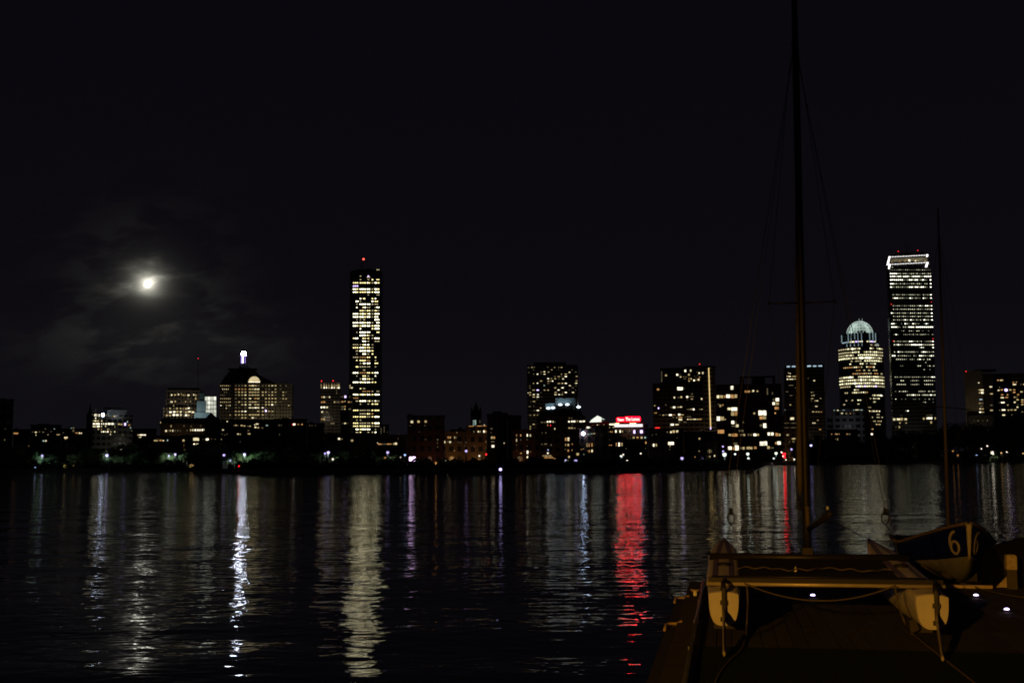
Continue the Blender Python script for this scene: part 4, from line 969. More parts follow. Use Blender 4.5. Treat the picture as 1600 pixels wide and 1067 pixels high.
# --- hotel tower with scattered windows
b = Bld('hotel_tower', 'broad dark hotel tower with scattered warm windows, behind the uplit mansard block', 'tower', 824, 903.5, 571, 1150, mat=CO, depth=26)
b.block(834, 884, 566, 571, off=3, depth=20, mat=DRK, name='roof_plant')
b.wins('''824.6 828 574.4 d;830 832.4 574 y;832.8 836 573.8 d;855 857 573.6 d;865.6 867.4 574 y;872 874.4 574 d;875.8 879 574 y;832.6 834.6 577.8 d;861 863.2 577.6 y;872 873.4 577.8 d;892.6 895 577.8 d;825.4 827.2 581.8 d;844 847 581.2 d;848.8 852 580.8 w;855.8 858.4 581.2 y;888.2 891.4 581.6 w;898 901 581.2 d;832.6 835 584.6 d;838.4 841.2 584.6 W;844.6 846.6 584.4 d;849.2 852.4 584.4 w;876.2 878.4 584.6 y;882 886 584.6 y;
865.2 869 588.2 d;871.2 875.2 588.2 y;877 879.4 588 d;882 886 588.2 W;899.6 902.6 588 y;854.8 858 591.4 W;860.4 863 591.6 y;866 869 591.6 y;872 874.6 591.6 d;878.4 881 591.8 w;843.6 847.6 595.2 y;855.2 858.8 595.2 y;860 862 595.4 y;862.4 864.6 595.4 W;899.2 902.4 595 y;832.4 834.6 599 y;838.6 841 598.6 W;854.8 858.6 598.8 d;871.2 875.2 599 y;877 880.2 598.8 y;882.4 886 598.8 W;898.4 902 598.6 w;826.8 829 602.8 d;849.2 851.6 602.2 c;888.6 892 602.4 w;899 901 602.6 d;
826.6 829.4 606.2 d;866 869.2 605.8 y;877 881 605.8 W;893.2 897 605.8 d;831.8 835.8 609.4 y;838.4 842.2 609.4 p;849.4 852.4 609.4 y;854.6 858 609.4 y;871.2 874.4 609.2 W;888.6 890.4 609.4 d;898.6 900 609.6 d;824.4 825.8 613.8 w;826.8 830 613.2 y;844.6 846 613.2 d;866.2 870 613 y;877.6 880.4 613 d;882.4 886 613 W;893.4 897.4 613 w;826.8 830 616.8 y;832.4 835.8 616.4 w;839 842.2 616.4 W;866.2 869.8 616.4 w;872 875.4 616.4 W;877 880 616.4 y;831.8 836 620 y;838.4 842.4 620 W;845.6 847 620 d;
838.6 840 623.6 d;832.4 836.4 627.2 y;828.6 830 627.6 d;825.4 829.8 635 d;833.2 834.8 634.6 d;843.6 846 637.4 y;838.4 842.4 641.2 W;833.6 835.6 641.4 d;840 841.6 644.8 d;826.4 830.6 648.6 d;833.6 836 648.4 y;839 840.6 648.4 y;832 835.8 662.8 y;838.2 843.6 662.6 W;827.4 830 666.4 y;827.4 829.8 669.8 y''', 2.2)

glow(b, 863, 690, -30, (1, .85, .6), 2600, 3)
# --- uplit mansard block
b = Bld('mansard_block', 'dark block with a stepped roof washed by blue-white uplights', 'building', 838.5, 914.5, 652, 470, mat=BR2, depth=22)
UW = surf('roof_cladding', (0.16, 0.18, 0.19), 0.7, 0.3, 0.6)
b.poly([(841, 652), (912.5, 652), (907, 640), (868, 640), (866, 641.2), (849, 641.2)], 1.0, 18, DRK)
b.block(852, 866.6, 630, 641.4, off=4, depth=9, mat=UW, name='roof_plant'); b.block(868, 899, 622, 640.4, off=4.5, depth=9, mat=UW, name='roof_plant')
b.block(868, 896, 633.4, 640.2, off=2.2, depth=2, mat=DRK, name='parapet'); b.block(902.6, 903.4, 620, 640.5, off=2.6, depth=.2, mat=WHT, name='flue')
LIT['U'] = light('uplight_lens', (0.74, 0.88, 1.0), 2.4, 0)
for x, y, wt in ((856.8, 637.2, 90), (864, 636.6, 90), (875.4, 631.6, 150), (886.4, 631.4, 150), (904, 635.4, 110)):
    u_, z_ = b.loc(x, y + .4, 1.7); l_ = MB().ball((u_, 1.7, z_), 0.50, 10, sq=(1.7, .7, .9)).build('uplight', LIT['U'], b.root, True)
    lamp_light('bulb_or_fill', (u_, 2.6, z_ + .5), (.55, .85, 1.0), wt, b.root, .4, 'SPOT', (0, 1, 1.0), 120)
b.wins('''845 848.6 659.8 d;849 852.6 659.8 d;854.2 857.2 658.8 W;858 861.4 658.6 W;863.2 865.2 658.8 w;866.6 868 659.4 d;887.6 890.6 658.6 W;892 895 658.4 W;895.6 899 658.2 W;901.2 903 658 y;905.2 909.4 658.4 W;909.8 914.2 658 W;888.6 890.4 653.2 d;892.8 894 653.2 d;866 867.8 668 671.4 w;888 891 668.6 y;891.6 895 668.6 y;895.6 899.6 668.8 d;893.4 895 663.6 d;855 856.4 664 o;859.6 861 664.4 r;
882.6 885.6 683.4 689 o;886.6 889.8 683 689 w;883 884.8 693 697 y;886.6 889.4 693 697.2 y;893.4 894.8 693.6 o;886.6 889.2 701.8 706 o;882.4 884 702 d;893 894.4 703 o;887.6 890.6 711.6 715.6 y;845.6 848 694 d;850 855 693.6 d;846.4 848 676 d;852 854 676 d;900.4 904.6 707.2 711.6 y;907 913.2 700.4 704.8 y;860 862.4 695 d''', 3)
b.wins('847.4 862 710.8 713 y;850 864.6 713.4 716 o;864.8 869 715.4 717 o', name='awning', off=-3)  # awning glows by itself in place of lamplight falling on it
LIT['F'] = light('floodlight_violet', (0.55, 0.72, 1.0), 20.0, 0)
b = Bld('row_house', 'low house carrying one large violet-white floodlight, below the glowing gable', 'house', 905, 949, 671, 430, mat=BR)
u_, z_ = b.loc(911.2, 677.2, -.8); MB().ball((u_, -.8, z_), 0.62, 12).build('floodlight', LIT['F'], b.root, True); MB().tube([(u_, 0.1, z_ + .3), (u_, -.7, z_ + .3)], 0.1, 6).build('bracket', DKM, b.root)
b.wins('917 922 678.4 c;922.4 926 677.6 c;926.6 930 677.2 y;916.4 918 691.8 698.2 y;919.6 921.4 692 698.2 o;923.8 926 691.8 698.2 o;928.4 929.4 695 d;916.8 918 704.4 d;919.4 921.8 702.6 707 o;923.8 926.4 702 706.6 w;907 910 702 o;911.4 913 709.6 c;939 940 679 d;911 912 701 y', 1.8)
b.block(932, 936, 667.6, 671, off=4, depth=2, mat=DRK, name='chimney')

# --- glowing gable and the red rooftop sign
b = Bld('gable_hall', 'hall with a brightly floodlit white gable, left of the red rooftop sign', 'building', 915, 951, 660.5, 640, mat=BR2)
g_ = b.poly([(921, 659.6), (924, 656), (933.4, 649.2), (939.4, 652), (939.8, 655), (939.6, 659)], -0.3, 1.2, light('gable_flood_glow', (0.93, 1.0, 0.84), 1.1, 0.2, 0.15), 'floodlit_gable')  # self-lit face stands in for floodlight on a white gable
g2 = b.poly([(933.4, 649.2), (945.2, 655.2), (940, 655.4), (938.8, 652.2)], 0.3, 9, light('gable_side_glow', (0.80, 1.0, 0.84), 0.5, 0.4, 0.3), 'gable_side')
b.poly([(919.4, 660.4), (933.4, 648.4), (947, 656), (947, 660.4)], 1.0, 14, SLT)
b.wins('916.4 922 666 670.4 W;922.4 924 666 670 d;926.4 928 663.6 d;932.4 934.4 663.6 w;942.6 944.4 663.4 y;936 937 663.6 d', 1.7)
b = Bld('hotel', 'hotel with a red neon rooftop sign above a brilliant white cornice strip', 'hotel', 951.5, 1012, 664.8, 620, mat=BR, depth=20)
LIT['S'] = light('cornice_white', (1.0, 0.94, 0.96), 1.15, 0.1); LIT['s'] = light('cornice_cream', (1.0, 0.90, 0.55), 1.6, 0.3)
b.wins('960 982 662.8 667 S;982.3 1004 662.4 666.8 S', name='cornice_light', off=-.5)
b.wins('952.2 960 661.8 664 s;960.4 967.6 660.8 662.6 s;984 994 660.6 662.2 s', name='cornice_light', off=-.2)
b.wins('''949.8 951 674.6 d;953 955.4 672.8 676 o;955.8 957.4 673 676 o;961 963.6 671.4 676.2 W;967.8 970.4 671.4 676 W;972 973.4 672 675.6 y;982.4 984 673 d;951.6 953.4 667.8 y;957 960 667.4 y;988.4 992 681.6 685.4 y;994.4 998 681.6 685.2 o;1000.6 1004.2 681.4 685.4 y;1006.6 1009.4 681.8 685.2 c;1008 1010.4 689.2 693.6 o;1008 1009.4 700.4 d;951 953.4 695.4 o;953.6 956.4 695.4 o;962 964 691.2 697.4 o;966 968.8 691 697.4 W;970.6 973 691.2 697.2 y;977.6 979.4 700.6 d;952 953 687 d;980 981 684.6 d;984.6 985.6 685 d''', 1.9)
b.wins('989.6 992.8 671.6 677.2 p;1000 1004.4 671.6 677 p', name='floodlight', off=-.6)
b.block(958, 1006, 659.5, 664.8, off=5, depth=9, mat=DRK, name='roof_plant')
sg = empty('rooftop_sign', b.org, -b.a); tag(sg, 'red neon rooftop sign reading Team The Lenox', 'sign')
RN = light('neon_red', (1.0, 0.001, 0.008), 17.0, 0); LW = light('neon_letter', (1.0, 0.86, 0.62), 2.2, 0)
u0, z0 = b.loc(963.6, 658.6, 3.0); u1, z1 = b.loc(975.6, 652.6, 3.0); u2, zb_ = b.loc(976.4, 658.2, 3.0); u3, zc_ = b.loc(1000.6, 651, 3.0)
def rounded(x0, x1, z0, z1, r=0.5):
    pts = []
    for cx_, cz, a0 in ((x1 - r, z1 - r, 0), (x0 + r, z1 - r, 90), (x0 + r, z0 + r, 180), (x1 - r, z0 + r, 270)):
        pts += [(cx_ + r * math.cos(math.radians(a0 + q)), cz + r * math.sin(math.radians(a0 + q))) for q in (0, 30, 60, 90)]
    return pts
for x0, x1, za, zz in ((u0, u1, z0, z1), (u2, u3, zb_, zc_)):
    fix_normals(MB().prism(rounded(x0, x1, za, zz), 3.0, 3.25).build('sign_glow', RN, sg))
fr = MB()
for q in range(9): fr.box(u0 + (u3 - u0) * q / 8 - .06, u0 + (u3 - u0) * q / 8 + .06, 3.3, 3.42, z0 - 2.2, z1)
fr.box(u0, u3, 3.43, 3.5, z0 + .3, z0 + .42).box(u0, u3, 3.43, 3.5, z1 - .4, z1 - .28).build('frame', DKM, sg)
def text(s_, x0, x1, z, size, y, mat, parent, name):
    cu = bpy.data.curves.new(name, 'FONT'); cu.body = s_; cu.size = size; cu.extrude = 0.05; cu.offset = 0.03
    o = bpy.data.objects.new(name, cu); COL.objects.link(o)
    bpy.context.view_layer.update()
    me = bpy.data.meshes.new_from_object(o.evaluated_get(bpy.context.evaluated_depsgraph_get()))
    bpy.data.objects.remove(o)
    me.materials.clear(); me.materials.append(mat)
    xs = [v.co.x for v in me.vertices]; k = (x1 - x0) / (max(xs) - min(xs)); mn = min(xs)
    for v in me.vertices: v.co = Vector((x0 + (v.co.x - mn) * k, y - v.co.z, z + v.co.y))
    o = bpy.data.objects.new(name, me); COL.objects.link(o); o.parent = parent
    return o
text('Team', u0 + .35, u1 - .35, z0 + .42, 1.75, 2.9, LW, sg, 'lettering'); text('The Lenox', u2 + .35, u3 - .4, zb_ + .42, 2.3, 2.9, LW, sg, 'lettering')
glow(b, 980, 653, -1.5, (1, .02, .02), 420, 1); glow(b, 982, 672, -3.5, (1, .85, .6), 160, .8)

# --- slab hotel with the light string
b = Bld('slab_tower', 'brown slab tower with a vertical string of lights up its right corner', 'tower', 1033, 1118.5, 575.5, 930, mat=CO, depth=26)
b.block(1068, 1118, 572, 575.5, off=2, depth=20, mat=CO, name='roof_plant'); b.red(1093.2, 569, 3, .75)
b.block(1020.5, 1099, 598.5, None, off=-9, depth=8.5)
st = MB()
for i in range(58):
    t = i / 57; u_, z_ = b.loc(1107.4 + 3 * t, 575.4 + 92 * t, -.4); st.ball((u_, -.4, z_), 0.36, 6)
o = st.build('light_string', light('string_gold', (1.0, 0.70, 0.28), 1.5, .2), b.root); o['kind'] = 'stuff'
b.wins('1109.6 1111.2 666.8 671 p', name='lamp', off=-.5); b.wins('1033.4 1034.4 579.6 597 d', name='light_string')
b.wins('''1039 1042.4 584.4 588 y;1056.6 1060.2 583.6 587.4 W;1061.4 1064 585.4 d;1062.2 1065 588.8 w;1067 1068.6 588.8 o;1070 1073 588.8 d;1069.2 1072.4 577.4 581.4 W;1078 1080.4 577.2 581 w;1075 1078 583.6 587.4 y;1075.6 1077.4 590 593.4 o;1078.8 1081 590 593.6 y;1075.6 1078 593.8 596.6 y;1083.2 1086 592.6 595.8 W;1087 1088.4 593.4 o;1090 1093 591.2 594.8 w;1091 1093.6 581.2 584.6 w;1092 1094 588.2 590.6 o;1097 1099.4 580.8 584.6 w;1084.4 1086 587.4 d;1089 1091 586.6 d;1088 1089.6 581 d;1068 1071.6 591.8 d;1087 1088 590 d''', 2)
b.wins('''1026.2 1030.2 606.6 610.2 o;1058 1067 604.4 609.8 W;1068.4 1069.6 607 d;1052.4 1055 619 622.6 w;1058.4 1062.4 621 d;1063 1066 618.4 622.2 y;1072 1075.4 618 621.6 W;1076 1084 619.4 d;1079.4 1083 615.4 d;1079 1083.2 623.4 y;1072.4 1075 623.8 d;1095 1097.6 621.4 624.6 w;1022 1024.4 633.6 y;1028 1030 636 639.4 p;1039 1041.4 632.6 d;1047 1051 636.4 d;1051.2 1055.2 634.4 638 W;1055.6 1058 636.4 d;1058.4 1062 636 y;1062.2 1066 635.8 w;1073 1078 639.4 d;1078 1082 639.2 y;1082.2 1085.2 637.6 641.2 W;1092 1095 639.4 d;1095.2 1098 639.4 y;1022 1026.6 645 o;1030.4 1031.6 648 d;1035 1038 648.4 y;1038.4 1043.6 648 d;1045 1050 646.6 649.8 W;1050.4 1053 648 o;1053.4 1055.2 648 y;1059.4 1063.6 646 649.6 W;1064 1068.4 648 y;1050 1054 651.8 d;1056.6 1058.4 652.4 y;1060 1066.6 651.8 o;1069.6 1071 651.6 d;1073 1080 651 d;1060.2 1066 653.6 657.2 w;1073.4 1076 655 w;1076.6 1082 655 y;1082.4 1088 655 w;1088.4 1092 655 y;1092.4 1097 654.8 o;1060.4 1063 659.6 d;1067.6 1073 659.4 d;1047.4 1053 661.6 665 W;1054.6 1060.6 663.2 w;1046.6 1048 666.8 d''', 2.3, off=-9)
b.wins('1023.4 1031 667 669.4 r', name='red_sign', off=-9.4)
glow(b, 1112, 690, -14, (1, .8, .5), 1300, 2); glow(b, 1050, 696, -24, (1, .75, .45), 1100, 2)
b = Bld('row_house', 'low brick house with a cluster of yellow-white windows at the foot of the slab tower', 'house', 1013, 1068, 671.5, 430, mat=BR)
b.wins('1041 1044 673.4 676.4 d;1047 1050 673.2 676.8 w;1050.4 1054.6 671.8 676.4 y;1056.2 1060 671.8 675.8 w;1043.8 1053 690 695.2 W;1046 1048 695.6 698.4 y;1020.2 1022.6 693 698 W;1024.2 1026.6 692.6 697.6 y;1018 1019 695 d;1018.4 1020 679.6 d;1024.6 1026 678.4 d;1045.4 1047 702 d;1057.6 1058.4 684 d', 2)
for x in (1016, 1036, 1058): b.block(x, x + 4, 668, 671.5, off=4, depth=2, mat=DRK, name='chimney')
b = Bld('row_house', 'low brick house with tall narrow dim windows, left of the large-windowed apartment block', 'house', 1068.5, 1121, 676, 430, mat=BR)
b.wins('1091.4 1094.4 683.4 687 y;1091.6 1093.4 703.4 706 y;1106 1107.2 702 708 d;1108.4 1109.6 702 708 y;1111 1112.2 702.4 707.6 d;1106 1107.4 711.4 715 d;1108.6 1110.2 711.4 715 y;1115.4 1117.6 710.2 713.6 w;1085 1087 712.4 715 o;1096 1098 670.6 672.6 d', 2)
for x in (1074, 1096): b.block(x, x + 4, 672.4, 676, off=4, depth=2, mat=DRK, name='chimney')

# --- apartment block with the big windows
b = Bld('apartment_block', 'dark apartment block with many large warm windows of all sizes, left of the tall masts', 'building', 1119.5, 1222, 601.5, 680, mat=surf('dark_panel', (0.07, 0.06, 0.055), 0.8, 0.4, 0.4), depth=24)
for x0, x1 in ((1156, 1162.4), (1174.6, 1195.4), (1207.6, 1211)): b.block(x0, x1, 588.4, 601.5, off=3, depth=9, mat=DRK, name='roof_plant')
b.block(1155.4, 1211.4, 587.6, 588.4, off=2.6, depth=10, mat=DRK, name='roof')
b.wins('''1141.6 1146 602.8 609.2 W;1163.4 1167 609.6 613.6 o;1167.4 1172 609.8 613.6 o;1175 1178.6 608.8 612.6 w;1182 1185 609.6 612.6 y;1119.8 1124 617 622.4 w;1125 1130 617 622.2 y;1131 1134 617.4 621.6 o;1134.6 1141 615.8 621.8 W;1141.6 1147 616 622.2 o;1147.4 1152 616 621.8 y;1121 1124 630.4 633 d;1124 1127 631.6 636 y;1128 1130.6 631 634.4 o;1136.4 1142 636.4 641 w;1142.6 1152 636 642 W;1142.2 1147 643 649.6 y;1147.2 1152.6 643 649.6 o;
1119.8 1125 650.2 657.6 W;1125.2 1131.2 650.4 657 y;1131.4 1134.4 653.8 656.4 y;1142.6 1147.4 657 662.6 W;1148 1151.4 657.6 661.8 d;1149.4 1154 662.6 667.4 w;1143 1149 664 667 d;1121 1131.6 671 677.4 o;1138 1143 677.4 681.4 y;1143.4 1152.6 677 682 o;1156 1160.6 677.4 681 d;1161 1164.4 677.4 681.6 y;1177 1182 676.8 681.4 W;1182.4 1186 677 681 y;1185 1191 640.8 649 W;1191.2 1197.4 641 649 W;1186.6 1192 649.6 655.4 o;1192.2 1197.2 649.6 655.2 y;
1176.8 1180.2 643.8 647.6 y;1192.6 1197.6 661 668.4 W;1187 1192 662.6 666.6 d;1207.4 1210.2 622 626.6 d;1211.6 1217.4 621.6 627 W;1207 1211 628 633 W;1211.4 1217 628 633 y;1210.4 1217 635 640 o;1210 1212.6 643.8 647 o;1199.4 1203.6 675 680.4 W;1204.2 1208.6 675 680.4 W;1211 1216 676 681.4 o;1216.4 1219.8 677 681.4 y;1187 1193 689.6 696.4 W;1193.2 1198.8 689 696.2 W;1211 1214 690 694.4 o;1214.2 1220 689 694.8 W;1146 1152.4 691 695.4 d;1137.4 1143.4 697 702.8 W;1144.4 1148 698 703 o;
1148.2 1154.2 695.4 703.6 W;1156 1159.4 698 702 d;1160 1164 697.8 702.4 y;1166.2 1175.8 697.4 702 y;1178 1182.4 697 701.4 o;1198.6 1203 696.4 701.4 y;1203.6 1209 698 701 d;1154 1157 671 675 d;1158 1162 671 675 d;1168 1171 677 681 d;1172 1175 677 681 d;1160 1162.6 658 661.4 d;1198 1200 606 617 d;1206 1208 612 617 d''', 3)
b = Bld('stepped_block', 'brown stepped block with strip floors, half hidden behind the lower tall mast', 'building', 1222.6, 1248.5, 650, 760, mat=BR2, depth=20)
b.block(1224, 1240, 644, 650, off=4, depth=10, name='roof_plant')
b.wins('1234.6 1240.8 651.6 656 w;1229 1233 677.6 681 y;1237 1243 683.8 686.8 y;1232 1234.4 688.8 692 d;1238 1243.4 688.4 692 y;1225 1227.6 639.6 641 c;1225 1233 661 d;1235 1244 661 d;1225 1233 668 d;1235 1244 668 d;1241 1247 697 o', 1.6)
glow(b, 1236, 712, -12, (1, .7, .35), 700, 1)

# --- blue-crowned tower behind the mast
b = Bld('office_tower', 'dark square tower with a blue-white lit band at its top, behind the tall mast', 'tower', 1226, 1289, 576, 1080, mat=CO, depth=30)
b.block(1227, 1288, 569.6, 576, off=1.5, depth=24, mat=DRK, name='roof'); b.mast(1226, 568, 576, .5, off=.5, mat=WHT, name='corner_fin'); b.mast(1289.4, 568, 576, .5, off=.5, mat=WHT, name='corner_fin')
b.wins('1229 1234.6 571.2 574.2 b;1237 1243 571 574 b;1245 1251 570.8 573.8 b;1253 1259 570.6 573.6 b;1261 1267.4 570.4 573.6 b;1270 1276 570.4 573.4 b;1278 1284.8 570.2 573.2 b', name='crown_light', off=1.4)
b.wins('''1231 1233 582.6 y;1233.4 1235.6 583.4 w;1228.8 1231 588 y;1231.4 1236 588 w;1238 1244 588 y;1229 1231.8 592.4 W;1233 1240 592.4 w;1240.4 1245 592 y;1232 1240 602 d;1233.6 1236.4 632.4 y;1261.8 1264 591 d;1270.8 1273.8 594.6 w;1267 1269 613 y;1269.4 1272 612.8 d;1267.6 1270 618 y;1271 1273 617.6 w;1267 1271 622.6 y;1272.6 1275 626 y;1275.4 1278.6 626 w;1281 1283.4 622.4 y;1266.8 1269 626 d;1273.6 1277.4 634.8 w;1268.8 1272.4 643.2 y;1274 1277 643.2 y;1278 1280.6 643.4 y;1281.4 1284.6 643.4 o;1276.4 1279 656.4 y;1269 1274.4 660.8 w;1279.4 1284 670.8 o;1228 1232 612 d;1234 1238 618 d;1242 1246 606 d''', 2.2)

glow(b, 1257, 690, -30, (1, .85, .6), 1600, 3)
# --- domed round tower
b = Bld('round_tower', 'round tower with a glowing white lattice dome and bands of yellow windows', 'tower', 1310.5, 1382.5, 547, 1450, mat=GLS, depth=20, wall=False)
uc, _ = b.loc(1346.5, 600); uL, _ = b.loc(1310.5, 600); RAD = uc - uL
_, zt = b.loc(1346.5, 541)
RY = RAD * 0.8
MB().lathe([(RAD, 0), (RAD, zt), (RAD * .93, zt + .4)], (uc, RAD), 48).build('wall', GLS, b.root)
def zr(y): return b.loc(1346.5, y)[1]
z2 = zr(519)
MB().lathe([(RAD * .80, zt), (RAD * .80, z2), (RAD * .6, z2 + .3)], (uc, RAD), 40).build('upper_drum', GLS, b.root)
MB().lathe([(RAD * .93, zt + .4), (RAD * .5, zt + .5)], (uc, RAD), 40).build('terrace_roof', DRK, b.root)
# lattice half-dome
dm = empty('dome'); dm.parent = b.root
ud, _ = b.loc(1343.4, 518); rd_ = b.loc(1364.6, 518)[0] - ud; zd0 = zr(519); hd_ = zr(497.6) - zd0
LT_ = light('dome_lattice', (0.80, 1.0, 0.90), 0.60, .4, .08); LT2 = light('dome_inner_glow', (0.74, 0.98, 0.84), 0.46, .85, .07)
for k in range(13):
    q = math.pi * k / 12; rib = []
    for i in range(9):
        f = math.pi / 2 * i / 8; rib.append((ud + rd_ * math.cos(q) * math.cos(f), RAD - rd_ * math.sin(q) * math.cos(f) * .9 + 3, zd0 + hd_ * math.sin(f)))
    MB().tube(rib, 0.26, 5).build('rib', LT_, dm)
for i in range(5):
    f = math.pi / 2 * i / 5.6
    MB().tube([(ud + rd_ * math.cos(math.pi * k / 16) * math.cos(f), RAD - rd_ * math.sin(math.pi * k / 16) * math.cos(f) * .9 + 3, zd0 + hd_ * math.sin(f)) for k in range(17)], 0.22, 5).build('ring', LT_, dm)
inn = MB()
for i in range(7):
    f0, f1 = math.pi / 2 * i / 7, math.pi / 2 * (i + 1) / 7
    for k in range(1, 13):
        if i < 1 and k in (4, 5, 6, 7): continue
        q0, q1 = math.pi * k / 14, math.pi * (k + 1) / 14
        sp = lambda q, f: (ud + .86 * rd_ * math.cos(q) * math.cos(f), RAD - .80 * rd_ * math.sin(q) * math.cos(f) + 3, zd0 + .9 * hd_ * math.sin(f))
        inn.add([sp(q0, f0), sp(q1, f0), sp(q1, f1), sp(q0, f1)], [(0, 1, 2, 3)])
inn.build('lit_panels', LT2, dm)
MB().tube([(ud, RAD, zd0 + hd_), (ud - .5, RAD, zd0 + hd_ + 3)], .25, 5).tube([(ud + 3, RAD, zd0 + hd_ - .5), (ud + 3.4, RAD, zd0 + hd_ + 2.6)], .2, 5).build('finial', LT_, dm)
def cyl(px, rf=1.0):             # azimuth on the round wall for a picture column
    s_ = max(-.985, min(.985, (b.loc(px, 600)[0] - uc) / (RAD * rf))); return math.asin(s_)
def cpane(m_, mats, x0, x1, y0, y1, code, rf=1.0, out=.12):
    q0, q1 = cyl(x0, rf), cyl(x1, rf); r_ = RAD * rf + out
    if LIT[code] not in mats: mats.append(LIT[code])
    lift = lambda q: 0
    za, zb = zr(y1), zr(y0)
    vs = []
    for r__ in (r_, r_ - .3):
        for q, z in ((q0, za), (q1, za), (q1, zb), (q0, zb)): vs.append((uc + r__ * math.sin(q), RAD - r__ * math.cos(q), z))
    m_.add(vs, [(0, 1, 2, 3), (4, 7, 6, 5), (0, 4, 5, 1), (1, 5, 6, 2), (2, 6, 7, 3), (3, 7, 4, 0)], mats.index(LIT[code]))
rr = random.Random(21)
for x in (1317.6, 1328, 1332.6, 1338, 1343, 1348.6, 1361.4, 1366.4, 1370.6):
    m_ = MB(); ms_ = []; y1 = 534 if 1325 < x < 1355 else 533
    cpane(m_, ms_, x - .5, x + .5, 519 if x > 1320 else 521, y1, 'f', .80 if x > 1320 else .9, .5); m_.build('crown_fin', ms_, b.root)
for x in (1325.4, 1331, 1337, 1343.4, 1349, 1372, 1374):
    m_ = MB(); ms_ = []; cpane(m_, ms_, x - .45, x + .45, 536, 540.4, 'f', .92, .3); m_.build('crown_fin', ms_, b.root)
RT = '''532.8 1315 1371 .80 bbbbqqQqppqQ..qqppq 2.2|538.6 1362 1376 .92 k.kk 2|544.4 1311 1382 1 kkkkqqQqqq....qk.kqk 2.6|550 1311 1382 1 kkkkkkqqqqq..qqkqqqqkkk 2.8|554.6 1311 1382 1 qkkkqqqk..qqqqqQqqqqkkk 2.8|559.2 1311 1380 1 qqqqqqqqkqqQQqQQQqqqqqk 2.9|563.8 1330 1380 1 k.kkk.qqqqqqqk 2.6|568.2 1328 1370 1 q....qq.k.kqq 2.2|573.4 1318 1368 1 okooooqqook..qoooq 2.4|578.6 1338 1372 1 oo.k.k.qk 2.2|583.6 1332 1380 1 ookookokk.oo.k 2.4|588.8 1311 1384 1 kqqqqQq..qqqqqqkqqqkkk 2.8|593.6 1311 1384 1 qqqqqqqqqqQqQqqqQqqqqk 2.9|598.6 1311 1384 1 qqqqqqqQqqqqqqqkqqqqqk 2.9|603.4 1312 1384 1 kkkkk..qpQqpqqqqpqqqq 2.6|608.8 1334 1342 1 qqk 2.6|613 1316 1356 1 .kk..kqqkqqqqo 2.4|617.6 1362 1378 1 kqqqqQ 2.4|622.6 1358 1374 1 k.qkqq 2.2|625 1320 1345 1 k..k..qq 2.2|628 1363 1368 1 kqk 2.2|631 1316 1342 1 q.....k 2.2|636.6 1355 1360 1 kyk 2.4|642.4 1356 1374 1 qoqqqqoq 2.4|647.4 1368 1373 1 kk 2|652 1360 1378 1 k..kk.k 2.2|658 1362 1376 1 kk.kok 2.2|663 1366 1374 1 kok 2.2'''
cruns = []
for r in RT.split('|'):
    y, x0, x1, rf, s_, h = r.split(); y, x0, x1, rf, h = float(y), float(x0), float(x1), float(rf), float(h)
    st_ = (x1 - x0) / len(s_); sg_ = [[]]
    for i, c in enumerate(s_):
        if c == '.':
            if sg_[-1]: sg_.append([])
            continue
        if c in 'qQ' and rr.random() < .18: c = 'k' if c == 'q' else 'q'
        c = 'u' if c == 'q' else c
        sg_[-1].append((x0 + i * st_ + .5, x0 + (i + 1) * st_ - .5, (c, rf)))
    cruns += [(y, g_, h * .8) for g_ in sg_ if g_]
part_runs(b.root, cruns, lambda m_, ms_, y, g_, h: [cpane(m_, ms_, x0, x1, y - h / 2, y + h / 2, c[0], c[1]) for x0, x1, c in g_], 'window_band')
b = Bld('terrace_block', 'pale stepped block with cool parapet lights at the foot of the round tower', 'building', 1301, 1351, 640, 1000, mat=facade('pale_grid', (0.34, 0.35, 0.36), 5.5, 5.2, .34), depth=20)
b.block(1293, 1300.6, 650, None, off=1); b.block(1310, 1330, 637, 640, off=6, depth=8, mat=WHT, name='roof_plant')
b.wins('1302.4 1304.4 640.8 c;1307.6 1310.4 640.8 w;1316 1320 640.4 c;1333 1334.6 640.6 c;1336 1342.4 640 w;1344 1348 640.4 c;1314 1317.4 645.6 w;1321 1323.6 646 y;1327.4 1330 645.8 o;1332.4 1334 645.8 d', 2.2)
glow(b, 1325, 664, -16, (.9, .92, 1), 380, 2)
b = Bld('row_house', 'low dark house with small orange windows in front of the pale stepped block', 'house', 1292, 1341, 672, 700, mat=BR)
b.wins('1298.4 1300.4 678.2 o;1304.4 1306.4 678 o;1306.8 1309 678.2 y;1310.4 1312 678 o;1308 1309.6 684 688 y;1305 1306.6 686 d;1322.4 1325 678 o;1325.4 1329 678.2 d;1341 1342 680 d', 2.6)

# --- the tall tower with the lit crown
b = Bld('skyscraper', 'tall square skyscraper with a crown outlined in white bulbs, right of the domed tower', 'tower', 1391.5, 1459.5, 398.5, 1290, extra=-3, mat=PRU, depth=40)
b.block(1398, 1444, 394.5, 398.5, off=8, depth=20, mat=DRK, name='roof_plant'); b.mast(1416, 384, 398, .6, off=12)
b.red(1403.4, 393, 4, .95); b.red(1434, 391.4, 4, .95)
LIT['L'] = light('crown_bulb', (1.0, 0.96, 0.95), 2.4, 0)
def bulbs(x0, y0, x1, y1, n_, r_=.44):
    m_ = MB()
    for i in range(n_):
        t = i / (n_ - 1); u_, z_ = b.loc(x0 + (x1 - x0) * t, y0 + (y1 - y0) * t, -.9); m_.ball((u_, -.9, z_), r_, 6)
    m_.build('crown_lights', LIT['L'], b.root)
bulbs(1391.6, 401.6, 1449.6, 398.6, 24); bulbs(1391.8, 413.2, 1449.8, 410.2, 24)
